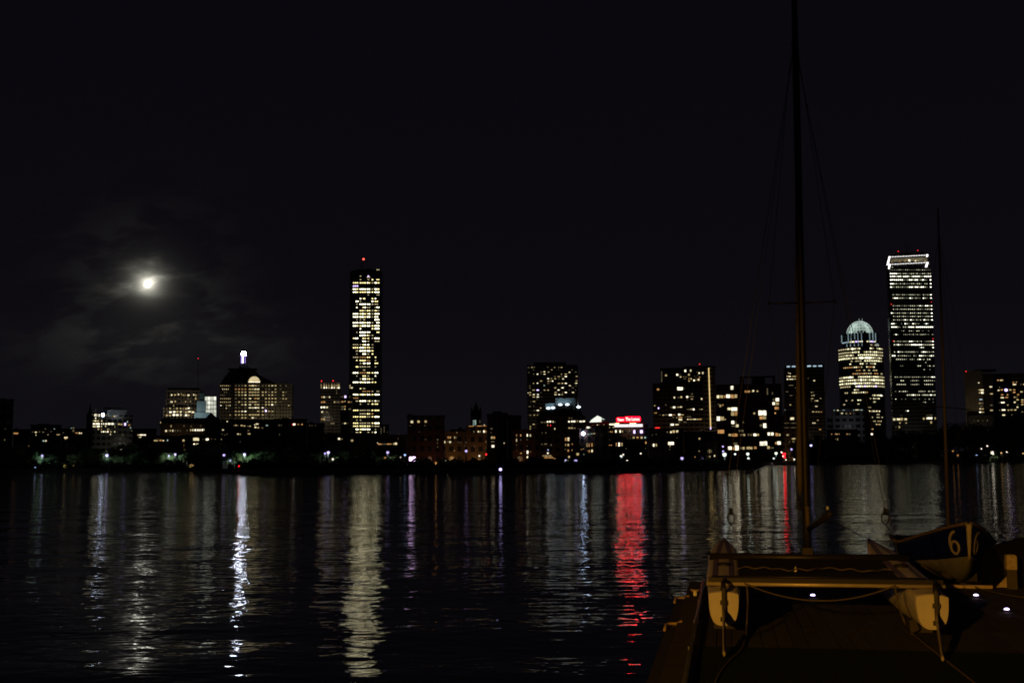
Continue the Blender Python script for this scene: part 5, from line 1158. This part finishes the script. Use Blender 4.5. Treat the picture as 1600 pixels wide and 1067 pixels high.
b.poly([(1388.9, 400.6), (1391, 400.6), (1388.4, 414.2), (1385.4, 414.2)], -1.2, .8, LIT['L'], 'crown_bar'); b.poly([(1389.2, 412.8), (1391.6, 412.8), (1390.2, 420), (1387.8, 420)], -1.2, .8, LIT['L'], 'crown_bar')
b.poly([(1447.6, 397.6), (1450.4, 397.6), (1449.6, 401.2), (1447.4, 401.2)], -1.2, .8, LIT['L'], 'crown_bar'); b.poly([(1447.8, 410), (1450.8, 410), (1448.4, 417.4), (1445.4, 417.4)], -1.2, .8, LIT['L'], 'crown_bar')
LIT['t'] = light('restaurant_glow', (1.0, 0.85, 0.5), 0.10, .5, .12)
b.wins('1392 1410 403.4 409.4 t;1410.4 1430 402.8 409 t;1430.4 1449 402 408.6 t', name='restaurant_window')
b.wins('1419.2 1422.6 405 409 W;1429 1432 406 409.4 w;1433.6 1436 405.6 408.6 y;1444 1447 407 409.6 y;1392 1395 408.6 410.4 o;1404 1407 407.6 409.6 o;1413 1416 406.8 409 o', name='restaurant_lamp', off=-.3)
PR = '''417.6 .y.................... 1.8|421.8 ddddyyddyyddddyydyyddd 2|427.6 WWWWyydyyddyydyddyydyy 2.6|432 WWWyWWyWWWyyWWWWyyWWWW 2.8|437.4 WWWWWWWddyWWyWWdyWyd.W 2.8|443.4 WWyydydydddyydyyd.yy.W 2.6|448.6 WydyydyddyWWyWWyWWyd.W 2.8|460.6 .ydyydyyddyyydyd.ydyyW 2.4|465.8 .yWWyyydddWydydd.Wyd.W 2.8|477.8 .ydyyddyddyyydyWydWWyW 2.4|483.2 .ydydyyyywywydwyddyyyW 2.4|489.2 WydyydyyddwyydwydyyddW 2.6|494.4 .ydyydwyddywydwyddywyW 2.4|499.8 .ydyydyWydWydydy.WyydW 2.6|505.8 WWd..d.Wyd.Wydd..dWy.. 2.6|511 WWWyd.yydWWWyWWWWWWWWW 2.8|517 .....dy..yyd.wy.d..d.. 2.2|522.6 .dWd..dydydydydyyydd.y 2.4|533.4 .ydyydyydWWydydy.dyyyW 2.4|538.6 .wyWyydyyyWWWWWWyyyywW 2.8|543 ..............dWw....W 2.4|549.8 .y.Wyydyyyyydd.yWWyydw 2.6|555.8 WW.ydyyydd.yd.WWyydyWw 2.8|561.4 ..wwyyyd.yyd.wWdy.yw.. 2.6|566.2 .................y.... 1.8|571.6 ....dd.......ww...dw.w 2.4|577.4 ................y..d.. 2.2|589 .yydydyyydyyyyddydyyWW 2.2|594.6 ....ww...dyyyd..ywwyyd 2.4|600.6 ..wwwyw..dyyyd..ywwyy. 2.4|611.4 .d.ydwwd.....ywyy.wdyd 2.6|617 .......wywWwyydywwyWyw 2.8|623.4 .w..d.d...dd.d..d.y.d. 2.2|628.2 ...............dw...d. 2.2|641.8 ......dW.............. 2.6'''
rr = random.Random(4); EQ = {'W': 'X', 'w': 'x', 'y': 'x', 'd': 'z'}
rows = []
for r in PR.split('|'):
    y, s_, h = r.split(); y = float(y); f = (y - 402) / 250
    x0, x1 = 1389.6 + 6.2 * f, 1454.0 + 9.6 * f; st_ = (x1 - x0) / 22; sgm = []
    for i, c in enumerate(s_):
        if c == '.': continue
        w_ = {'W': .86, 'w': .7, 'y': .50, 'd': .44}[c]
        sgm.append((x0 + (i + .5 - w_ / 2) * st_, x0 + (i + .5 + w_ / 2) * st_, EQ[c]))
    rows.append((y, sgm, float(h) * .86))
b.bands(rows, 2)
b.wins('''1447 1452 648 649.8 d;1452.4 1457 647.4 649.8 d;1395 1399.2 653 657 w;1401 1407 653 657 w;1407.2 1411 652.4 657 y;1413 1417 653 656.8 w;1442 1445 652 656 y;1447.4 1457 651.4 655.2 W;1460 1462.4 651.4 655.4 y;1407 1409.4 648.4 650.4 d;1405 1407.4 659 662 y;1414.6 1417 659.4 662 y;1453.6 1456.4 657.4 662 y;1404 1406.4 665 669 y;1399 1401 667 d''', 2, name='window')
for y in (474.6, 532): b.red(1392.6 + (y - 474) * .06, y + .6, -.6, .85); b.red(1455 + (y - 474) * .05, y - 2.6, -.6, .85)

glow(b, 1428, 690, -40, (1, .9, .7), 3600, 3)
# --- right edge pair
b = Bld('concrete_tower', 'pale brown windowless-fronted tower with a strip of lit windows and one red corner light', 'tower', 1509, 1537.5, 580, 1000, mat=surf('tan_concrete', (0.30, 0.25, 0.19), 0.85, 0.25, 0.15), depth=22)
b.block(1537.6, 1552.4, 584, None, off=2, mat=surf('dark_panel', (0.07, 0.06, 0.055))); b.block(1514, 1553, 648.5, None, off=-7, depth=6.5, mat=DRK, name='podium'); b.red(1509.4, 580.2, -.4, .75)
b.block(1524, 1556, 577, 580.1, off=8, depth=9, mat=DRK, name='roof_plant')
b.wins('1528 1530.6 598 w;1529 1531.6 609 y;1532 1537 607.6 611.4 w;1529.4 1532 613.6 y;1532.6 1537 611.8 615.2 W;1530 1535 624 b;1529.4 1532.6 630 y;1533 1536.4 630 d;1531 1535.6 634.6 d;1530 1533 638.6 w;1533.4 1537.2 638.8 y;1530 1533.4 643.8 W;1533.8 1538 643.8 y', 2.4)
b.wins('1546 1550.4 604.2 w;1546.6 1551.4 615.2 y;1547 1551.6 641 y;1547 1551 633 d', 2.8, off=2); b.wins('1521.4 1522.6 657.2 d;1527.6 1529 657.2 y;1534.8 1536.4 657 d;1542 1543.4 656.8 y', 1.6, off=-7)
glow(b, 1520, 668, -26, (1, .8, .5), 2600, 2)
b = Bld('apartment_tower', 'dark apartment tower with a grid of warm windows, cut by the right edge', 'tower', 1553, 1640, 583.5, 1010, mat=CO, depth=22)
b.wins('''1558 1561 594 o;1562 1567.4 592.4 595.6 y;1582 1584.4 597.4 o;1587 1589 597.2 o;1582.4 1588 600.6 w;1561 1562.6 605 d;1558.6 1562 609.6 w;1563.4 1567.4 609 o;1569.6 1574.4 607 611.6 p;1576.4 1580.4 609 y;1582.8 1586.6 609 o;1582.4 1586.8 612.8 o;1563.8 1568 616.8 o;1572.8 1575.6 616.8 o;1589 1592.4 616.4 o;1563.4 1569 621.2 w;1571 1575.4 620.8 o;1584 1587 620.6 y;1588 1590.4 620.4 d;1588 1592 624.4 y;1584 1587 628.4 w;1564 1570 628.8 W;1560.6 1562 629 d;1573.4 1576 632.6 y;1589.6 1591 632 d;1588.2 1591.4 636 w;1565 1571 640.4 W;1561 1563 640.8 d;1574.4 1577 640.6 y;1578.4 1582.4 640.2 y;1584.2 1588.4 640.2 y;1566 1570.8 648.4 w;1579.8 1582.4 648 d;1594 1598.4 612 y;1595.4 1599.4 624.6 y;1595.4 1599.4 628 o;1595.4 1599.4 632 y;1596 1599 643.4 d;1594.4 1596 600.4 d;1598.6 1602 600.4 y''', 2.8)
# ------------------------------------------------------------------ trees
FOL = []
for k, c in enumerate(((0.035, 0.060, 0.022), (0.055, 0.075, 0.030), (0.028, 0.050, 0.024))):
    m_, t_, b_ = base_mat('foliage')
    g_ = N(t_, 'ShaderNodeNewGeometry'); r_ = N(t_, 'ShaderNodeValToRGB'); t_.links.new(g_.outputs['Random Per Island'], r_.inputs[0])
    r_.color_ramp.elements[0].color = (*[v * .45 for v in c], 1); r_.color_ramp.elements[1].color = (*[v * 1.5 for v in c], 1)
    t_.links.new(r_.outputs[0], b_.inputs['Base Color']); b_.inputs['Roughness'].default_value = 0.75; b_.inputs['Specular IOR Level'].default_value = 0.15
    FOL.append(m_)
BARK = surf('bark', (0.07, 0.055, 0.045), 0.9, 0.4, 6)
def tree_meshes(seed, leaves, tall):
    """a unit tree (about 1 high, 0.9 wide): trunk with limbs, crown of leaf clumps"""
    r = random.Random(seed); tk = MB(); tips = []
    hb = 0.20 if tall else 0.26
    tk.tube([(0, 0, 0), (0.01, 0, hb * .6), (r.uniform(-.02, .02), 0, hb + .12), (r.uniform(-.03, .03), r.uniform(-.03, .03), .62)], [.030, .022, .018, .008], 7)
    for k in range(9):
        a = k * 2.4 + r.random(); z0 = hb + .05 + .03 * k; L = r.uniform(.24, .40) * (1 - .035 * k); up = r.uniform(.10, .30)
        e = (math.cos(a) * L, math.sin(a) * L, z0 + up)
        tk.tube([(0, 0, z0), (e[0] * .45, e[1] * .45, z0 + up * .62), e], [.012, .009, .004], 5); tips.append(e)
    cl = [(Vector(e), r.uniform(.12, .18)) for e in tips]
    for k in range(13 if tall else 11):
        a = r.uniform(0, 6.28); rad = math.sqrt(r.random()) * .33; z = r.uniform(hb + .14, .90)
        rad *= 1 - .75 * max(0, (z - .62) / .32) ** 1.4
        cl.append((Vector((rad * math.cos(a), rad * math.sin(a), z)), r.uniform(.10, .17)))
    cr = MB(); per = leaves // len(cl)
    for c, R in cl:
        for i in range(per):
            d = Vector((r.gauss(0, 1), r.gauss(0, 1), r.gauss(0, .8))).normalized() * R * (r.random() ** .42)
            p = c + d; s = r.uniform(.013, .027)
            n1 = Vector((r.gauss(0, 1), r.gauss(0, 1), r.gauss(0, 1))).normalized(); t1 = n1.orthogonal().normalized() * s; t2 = n1.cross(t1).normalized() * s * r.uniform(.55, .9)
            cr.add([p - t1, p + t2 * .8, p + t1, p - t2 * .8], [(0, 1, 2, 3)])
    return tk, cr
PROTO = []
for k in range(6):
    tk, cr = tree_meshes(100 + k, 2300, k % 2)
    a = tk.build('trunk', BARK); c = cr.build('crown', FOL[k % 3])
    PROTO.append((a.data, c.data)); bpy.data.objects.remove(a); bpy.data.objects.remove(c)
trr = random.Random(77)
def tree(px, D, ytop, label, group=None, k=None, wide=1.0):
    p = P(px, 715, D); z = P(px, ytop, D).z; h = (z - GZ) / 0.97
    r = empty('tree', (p.x, p.y, GZ - .05), trr.uniform(0, 6.28)); tag(r, label, 'tree', group)
    s = h; w_ = s * wide * trr.uniform(.9, 1.25); r.scale = (w_, w_, s)
    ta, cr = PROTO[trr.randrange(6) if k is None else k]
    for nm, me in (('trunk', ta), ('crown', cr)):
        o = bpy.data.objects.new(nm, me); COL.objects.link(o); o.parent = r
    return r
px = -30.0
GL = 'dark leafy tree in the unlit row along the left far bank'
while px < 636:
    yt = trr.uniform(690, 699) if px < 560 else trr.uniform(694, 703)
    if not any(abs(px - q) < 9 for q in (66, 167, 270, 385, 640)):
        tree(px, shore_y(max(px, -60)) + trr.uniform(22, 48), yt, GL, 'unlit trees on the left bank', wide=1.1)
    px += trr.uniform(10, 15)
px = -26.0
while px < 1186:
    yt = trr.uniform(703, 714) if px < 636 else trr.uniform(714, 722)
    if px > 760 and px < 850: yt += 2
    if not any(abs(px - q) < 8 for q in (66, 102, 167, 270, 350, 382, 510, 644, 698)):
        tree(px, shore_y(px) + trr.uniform(9, 18), yt, 'small dark shrubby tree at the water edge of the far bank', 'shrubby trees at the water edge', wide=1.5)
    px += trr.uniform(11, 17)
for x, dx, yt, lab in ((60, 0, 706, 'lamplit green tree under the leftmost shore lamp'), (77, 0, 708, 'lamplit blue-green tree just right of the leftmost shore lamp'), (170, 0, 706, 'lamplit pale green tree under the second shore lamp from the left'),
                   (184, 0, 710, 'dim lamplit tree right of the second shore lamp from the left'), (262, 0, 706, 'lamplit pale tree beside the pair of shore lamps'), (289, 0, 709, 'dim lamplit tree right of the pair of shore lamps'),
                   (376, 0, 707, 'lamplit green tree left of the shore lamp at the point'), (398, 0, 708, 'lamplit green tree right of the shore lamp at the point'), (524, 0, 711, 'dim olive tree beside the violet lamp pair'), (600, 0, 713, 'dim green tree left of the brilliant floodlight')):
    tree(x, shore_y(x) + 11.2, yt, lab, k=trr.randrange(6), wide=1.25)
GR = 'tall black tree in the dense row along the right far bank'
px = 1246.0
while px < 1660:
    base = 676 if px < 1290 else 684 if px < 1400 else 668 if px < 1480 else 660
    tree(px, shore_y(px) + trr.uniform(30, 60), base + trr.uniform(-3, 7) - (3 if 1360 < px < 1400 else 0), GR, 'tall trees on the right bank', wide=.78)
    px += trr.uniform(9, 14)
px = 1240.0
while px < 1660:
    tree(px, shore_y(px) + trr.uniform(10, 22), trr.uniform(696, 708), 'mid-height dark tree standing before the tall trees on the right bank', 'middle trees on the right bank', wide=.9)
    px += trr.uniform(9, 14)
for x, yt, lab in ((1120, 715, 'dark tree left of the white lamp cluster below the apartment block'), (1160, 708, 'dark tree between the white lamps below the apartment block'), (1190, 706, 'dark round tree before the apartment block, left of the red lights'), (1229, 710, 'dark tree right of the red lights by the quay')):
    tree(x, 460, yt, lab, wide=.9)
# undergrowth that closes the foot of the bank
ug = MB(); r = random.Random(9)
for i in range(26000):
    x = r.uniform(-60, 1640); 
    if 1186 < x < 1240: continue
    sy = shore_y(x); D = sy + r.uniform(1.5, 10 if x < 1186 else 30); hgt = r.random() ** 1.4 * (1.7 if x < 1186 else 5.5)
    p = P(x, 715, D); p.z = GZ + hgt * (.75 + .5 * math.sin(x * .21) * math.sin(x * .067)); s = (.30 if x < 1186 else .62) * r.uniform(.6, 1.3)
    n1 = Vector((r.gauss(0, 1), r.gauss(0, 1), r.gauss(0, 1))).normalized(); t1 = n1.orthogonal().normalized() * s; t2 = n1.cross(t1).normalized() * s * .7
    ug.add([p - t1, p + t2, p + t1, p - t2], [(0, 1, 2, 3)])
o = ug.build('undergrowth', FOL[2]); o['kind'] = 'stuff'; o['label'] = 'dark undergrowth along the foot of the far bank'

# ------------------------------------------------------------------ lamps along the far bank
LCOL = {'v': ((0.55, 0.44, 1.0), 1.35), 'V': ((0.56, 0.47, 1.0), 2.4), 'w': ((1.0, 0.86, 0.70), 1.6), 'o': ((1.0, 0.60, 0.22), 1.1), 'a': ((1.0, 0.45, 0.12), .45), 'r': ((1.0, 0.015, 0.02), 3), 'b': ((0.45, 0.62, 1.0), 1.0), 'c': ((0.88, 1.0, 0.86), 1.4), 'g': ((0.2, 1.0, 0.4), .5)}
POLE = surf('lamp_pole', (0.04, 0.04, 0.045), 0.6)
def lamp(px, py, D, c, rpx, label, watts=0, name='street_lamp', cat='street lamp'):
    p = P(px, py, D); r_ = rpx * D / F; zb = GZ if p.z > GZ + .3 else min(0, p.z - .4)
    root = empty(name, (p.x, p.y, zb)); tag(root, label, cat, 'lamps on the far bank'); H = p.z - zb; col, st = LCOL[c]
    MB().tube([(0, 0, 0), (0, 0, max(.1, H - r_))], [.10, .06], 6).lathe([(.2, 0), (.2, .25), (.1, .3)], n=8).build('pole', POLE, root)
    MB().ball((0, 0, H), r_, 10).build('lamp_globe', light('lamp_glass_' + {'v': 'violet', 'V': 'bright_violet', 'w': 'warm_white', 'o': 'orange', 'a': 'amber', 'r': 'red', 'b': 'blue', 'c': 'cool_white', 'g': 'green'}[c], col, st, 0), root, True)
    MB().lathe([(r_ * 1.1, H + r_ * .75), (r_ * .5, H + r_ * 1.25), (.02, H + r_ * 1.4)], n=10).build('lamp_cap', POLE, root)
    if watts: lamp_light('bulb_or_fill', (0, -r_ * 1.6, H - r_ * .4), (.75, .95, .9) if c in 'vVcb' else col, watts * 8, root, .25, 'SPOT', (0, 1, -.15), 120)
S = lambda x, d=8.5: shore_y(x) + d
LAMPS = [
    (66, 711.8, S(66), 'v', 1.7, 'leftmost violet-white shore lamp, over lamplit green trees', 200),
    (101.6, 727.2, S(101.6, 4), 'o', 1.8, 'low orange-white shore lamp between the two leftmost violet lamps', 20),
    (167, 711.2, S(167), 'V', 2.2, 'violet-white shore lamp shining into a pale green tree, below the white-lit office block', 320),
    (263.8, 711.8, S(264), 'v', 1.4, 'smaller left lamp of the close pair below the long hall', 160),
    (273.8, 709.4, S(274), 'v', 1.8, 'larger right lamp of the close pair, on a visible pole below the long hall', 160),
    (350, 710.8, S(350, 12), 'v', 2.0, 'violet lamp just left of the lamplit point below the arched-gable tower', 0),
    (360, 719.2, S(360, 8), 'v', 1.3, 'small low white-violet lamp over the little hut on the point', 30),
    (382, 709.6, S(382), 'V', 1.9, 'violet-white lamp lighting green trees on the point, below the beacon', 260),
    (373.6, 728.2, S(373, 4), 'r', 1.5, 'small red light low on the point, below the beacon', 0),
    (508, 708.2, S(508), 'v', 1.6, 'smaller left lamp of the violet pair left of the glass skyscraper', 0),
    (513, 706.6, S(513), 'V', 2.1, 'larger right lamp of the violet pair left of the glass skyscraper', 60),
    (520, 717, S(520), 'w', 1.4, 'small white lamp below the violet pair left of the glass skyscraper', 30),
    (605.8, 706.6, S(606), 'v', 2.1, 'violet lamp right of the foot of the glass skyscraper', 20),
    (632.8, 710.6, S(633, 12), 'b', 1.8, 'pale blue lamp just left of the brilliant floodlight', 0),
    (625.8, 714.2, S(626, 12), 'w', 1.2, 'small warm white lamp left of the pale blue lamp', 0),
    (601.6, 715, S(602, 12), 'a', 1.5, 'small amber lamp left of two others beneath the violet lamp by the skyscraper foot', 0),
    (610, 714.8, S(610, 12), 'w', 1.3, 'tiny whitish lamp beneath the violet lamp by the skyscraper foot', 0),
    (615.6, 714.6, S(616, 12), 'a', 1.2, 'tiny amber lamp between the whitish one and the brilliant floodlight', 0),
    (697.8, 720.2, S(698, 7), 'w', 2.4, 'warm white lamp in an orange glow, right of the brilliant floodlight', 60),
    (728.4, 704.4, 385, 'v', 2.0, 'deep violet lamp before the brown house with the orange terrace', 0),
    (749, 712, 380, 'w', 1.3, 'small white lamp below the stout church spire', 0),
    (759.6, 709.6, 380, 'r', 1.3, 'small red lamp below the stout church spire', 0),
    (747, 737, S(747, 1.5), 'r', .9, 'tiny red light at the water edge below the stout church spire', 0),
    (883.4, 719.4, S(883), 'v', 2.1, 'left violet lamp of the pair below the uplit mansard block', 20),
    (899.6, 719.8, S(900), 'v', 2.2, 'right violet lamp of the pair below the uplit mansard block', 20),
    (856, 707.8, 370, 'w', 1.3, 'small white lamp above the glowing awning', 0),
    (856.4, 702.8, 370, 'b', 1.0, 'tiny blue lamp above the glowing awning', 0),
    (970.6, 712.6, 340, 'c', 1.9, 'cool white lamp below the hotel with the red sign', 10),
    (973.8, 710, 340, 'w', 1.2, 'tiny white lamp touching the cool one below the hotel with the red sign', 0),
    (980, 719.4, S(980), 'w', 1.2, 'small white lamp low on the bank below the red sign', 0),
    (1001.2, 708.2, 350, 'w', 1.2, 'small white lamp below the right end of the red sign', 0),
    (1056, 717.2, S(1056), 'w', 1.2, 'small white lamp left of the violet lamp below the slab tower', 0),
    (1065.6, 715.8, S(1066), 'v', 2.3, 'violet lamp below the slab tower', 20),
    (1098, 715.6, S(1098), 'v', 1.9, 'violet lamp below the light string of the slab tower', 20),
    (1129.6, 697.4, 420, 'v', 1.4, 'upper violet lamp of the white cluster below the apartment block', 0),
    (1130, 705, 420, 'v', 1.6, 'middle violet lamp of the white cluster below the apartment block', 0),
    (1132, 710, 400, 'c', 3.2, 'biggest cool white lamp of the cluster below the apartment block', 160),
    (1148.6, 709.2, 400, 'c', 1.6, 'cool white lamp right of the big cluster below the apartment block', 0),
    (1168.4, 709, 420, 'c', 2.3, 'cool white lamp over a paler one, below the middle of the apartment block', 50),
    (1169.4, 716.2, 420, 'c', 1.8, 'lower cool white lamp beside a red light, below the middle of the apartment block', 0),
    (1172.4, 719.2, 410, 'r', 1.6, 'small red light below the middle of the apartment block', 0),
    (1212.6, 708, 460, 'c', 2.3, 'cool white lamp left of the red quay lights', 90),
    (1209, 716, 455, 'c', 1.3, 'low pale lamp left of the red quay lights', 0),
    (1221.2, 706.4, 470, 'w', 1.4, 'warm white lamp above the red quay lights', 0),
    (1225.2, 709.4, 465, 'r', 2.6, 'bright red quay light, the upper one', 20),
    (1223.8, 712.6, 462, 'w', 1.3, 'yellowish lamp between the two red quay lights', 0),
    (1225.8, 714, 458, 'r', 1.7, 'red quay light, the lower one', 0),
    (1228, 718, 455, 'w', 1.0, 'small pale lamp low on the quay right of the red lights', 0),
    (1236.4, 701.8, 500, 'v', 1.8, 'violet-white lamp left of the tall mast, above the quay', 0),
    (1241, 717.4, 455, 'w', 1.3, 'pale lamp on the quay just left of the tall mast', 20),
    (1267, 695.6, 560, 'V', 1.9, 'lone violet lamp against the black trees right of the tall mast', 0),
    (1362.2, 678, 640, 'w', 1.7, 'cream lamp above the black trees under the round tower, the lower one', 0),
    (1363.4, 670.2, 640, 'o', 1.2, 'tiny orange lamp above the black trees under the round tower, the upper one', 0),
    (1489, 704.6, 575, 'a', 1.3, 'small amber lamp in the black trees right of the thin mast', 0),
    (1496.6, 711, 575, 'a', 1.4, 'dim amber lamp low among the black trees right of the thin mast', 10),
    (1542.6, 696.6, S(1543, 8), 'w', 1.2, 'tiny white lamp above the lamplit gap in the right trees', 0),
    (1533.4, 700.8, S(1533, 8), 'w', 1.0, 'tiny dim lamp left of the lamplit gap in the right trees', 0),
    (1550.4, 707, S(1550, 7), 'w', 2.6, 'large warm white lamp in the lamplit gap of the right trees', 260),
    (1564.6, 707.4, S(1565, 8), 'o', 1.1, 'tiny orange lamp right of the large warm lamp', 0),
    (1573, 706, S(1573, 8), 'w', 1.2, 'tiny white lamp farther right of the large warm lamp', 0),
    (1598.4, 708, S(1598, 8), 'o', 1.2, 'tiny lamp at the right edge of the far bank', 0),
    (1526, 711.6, S(1526, 6), 'b', 1.6, 'dim blue lamp left of the large warm lamp', 0),
    (189.2, 702.6, 330, 'w', 1.1, 'tiny pink-white lamp among trees right of the second violet shore lamp', 0),
    (55, 730, S(55, 3), 'b', .9, 'dim pale light on the path under the leftmost shore lamp', 0),
    (298, 727, S(298, 4), 'o', 1.6, 'orange-white path light right of the close lamp pair', 20),
    (301.6, 727.2, S(301, 4), 'o', 1.2, 'smaller orange path light right of the close lamp pair', 0),
    (115, 727.4, S(115, 4), 'a', .9, 'tiny amber path light right of the low orange shore lamp', 0),
    (667, 719.6, S(667), 'a', 1.5, 'dim amber light right of the brilliant floodlight', 40),
    (681, 722.6, S(681, 7), 'a', 1.5, 'dim amber light halfway to the warm white lamp', 50),
]
for a in LAMPS: lamp(*a)
# the floodlight by the boathouse, and its bright board
fx = P(644, 718, S(644, 9)); k_ = S(644, 9) / F
fl = empty('floodlight', (fx.x, fx.y, GZ)); tag(fl, 'brilliant violet-white floodlight bank on the far shore', 'floodlight')
FLM = light('floodlight_glass', (0.88, 0.58, 1.0), 3.6, 0)
for x0, x1, y0, y1 in ((639.4, 643.6, 713.4, 720), (643.9, 649.2, 713.2, 721.4), (644.6, 648.8, 721.8, 725.8)):
    a_, b_ = P(x0, y1, fx.y) - Vector((fx.x, fx.y, GZ)), P(x1, y0, fx.y) - Vector((fx.x, fx.y, GZ))
    fix_normals(MB().prism(rounded(a_.x, b_.x, a_.z, b_.z, .12), -.1, .1).build('lamp_head', FLM, fl))
MB().tube([(0, .25, 0), (0, .25, fx.z - GZ + .4)], .09, 6).tube([(-.5, .25, fx.z - GZ), (.7, .25, fx.z - GZ)], .06, 6).build('pole', POLE, fl)
lamp_light('bulb_or_fill', (0.2, -1.2, fx.z - GZ), (.8, .7, 1), 60, fl, .3)
# low buoy lamp near the middle, out from the bank
bq = P(782, 733.2, 186); br = empty('navigation_light', (bq.x, bq.y, 0)); tag(br, 'bright violet navigation light on a low float before the far bank', 'navigation light')
MB().lathe([(0, -.2), (.5, -.2), (.55, .1), (.3, .35), (0, .4)], n=12).build('float', POLE, br); MB().tube([(0, 0, .35), (0, 0, bq.z - .2)], .05, 6).build('pole', POLE, br)
MB().ball((0, 0, bq.z), .24, 10).build('lamp_globe', light('lamp_glass_bright_violet', (0.56, 0.46, 1.0), 16, 0), br, True)
# small hut on the point
hp = P(357, 727, S(357, 6)); ht = empty('hut', (hp.x, hp.y, GZ)); tag(ht, 'little lit hut among lamps on the point of the far bank', 'hut')
MB().box(-1.3, 1.3, 0, 2, 0, 1.5).build('wall', surf('pale_grey_paint', (0.4, 0.42, 0.42)), ht); MB().prism([(-1.6, 1.5), (1.6, 1.5), (0, 2.2)], -.2, 2.2).build('roof', SLT, ht)
MB().box(-.2, .5, -.06, .04, .6, 1.2).build('window', LIT['y'], ht); lamp_light('bulb_or_fill', (1.6, -1.6, 1.9), (.8, .92, 1), 25, ht, .2)
# moored white boats glimpsed at the bank
for px_, lab in ((514, 'small pale sail dinghy at the bank below the violet lamp pair'), (887, 'small pale upturned boat at the bank below the mansard block')):
    q = P(px_, 737, S(px_, -2)); bt = empty('moored_boat', (q.x, q.y, 0), trr.uniform(-.4, .4)); tag(bt, lab, 'boat')
    hb_ = MB(); rg = []
    for i in range(9):
        t = i / 8; w_ = .38 * math.sin(math.pi * (.15 + .85 * t)) + .02; rg.append([(-.9 + 1.9 * t, s_ * w_ * f_, z_) for s_, f_, z_ in ((-1, 1, .42), (-1, .8, .1), (0, 0, -.08), (1, .8, .1), (1, 1, .42))])
    strip(hb_, rg); fix_normals(hb_.build('hull', surf('pale_grey_paint', (0.4, 0.42, 0.42)), bt, True))
    MB().tube([(0, 0, .1), (.1, 0, .95)], .03, 6).build('mast', POLE, bt)

# ------------------------------------------------------------------ the moon
DM = 9000.0
mp_ = P(230.5, 444.5, DM)
mo_ = MB().ball((0, 0, 0), 4.8 / F * DM, 32).build('moon', light('moon_disc', (1.0, 0.96, 0.84), 7.0, .45, .012), None, True, mp_)
tag(mo_, 'full moon blurred by thin cloud at the upper left', 'moon')
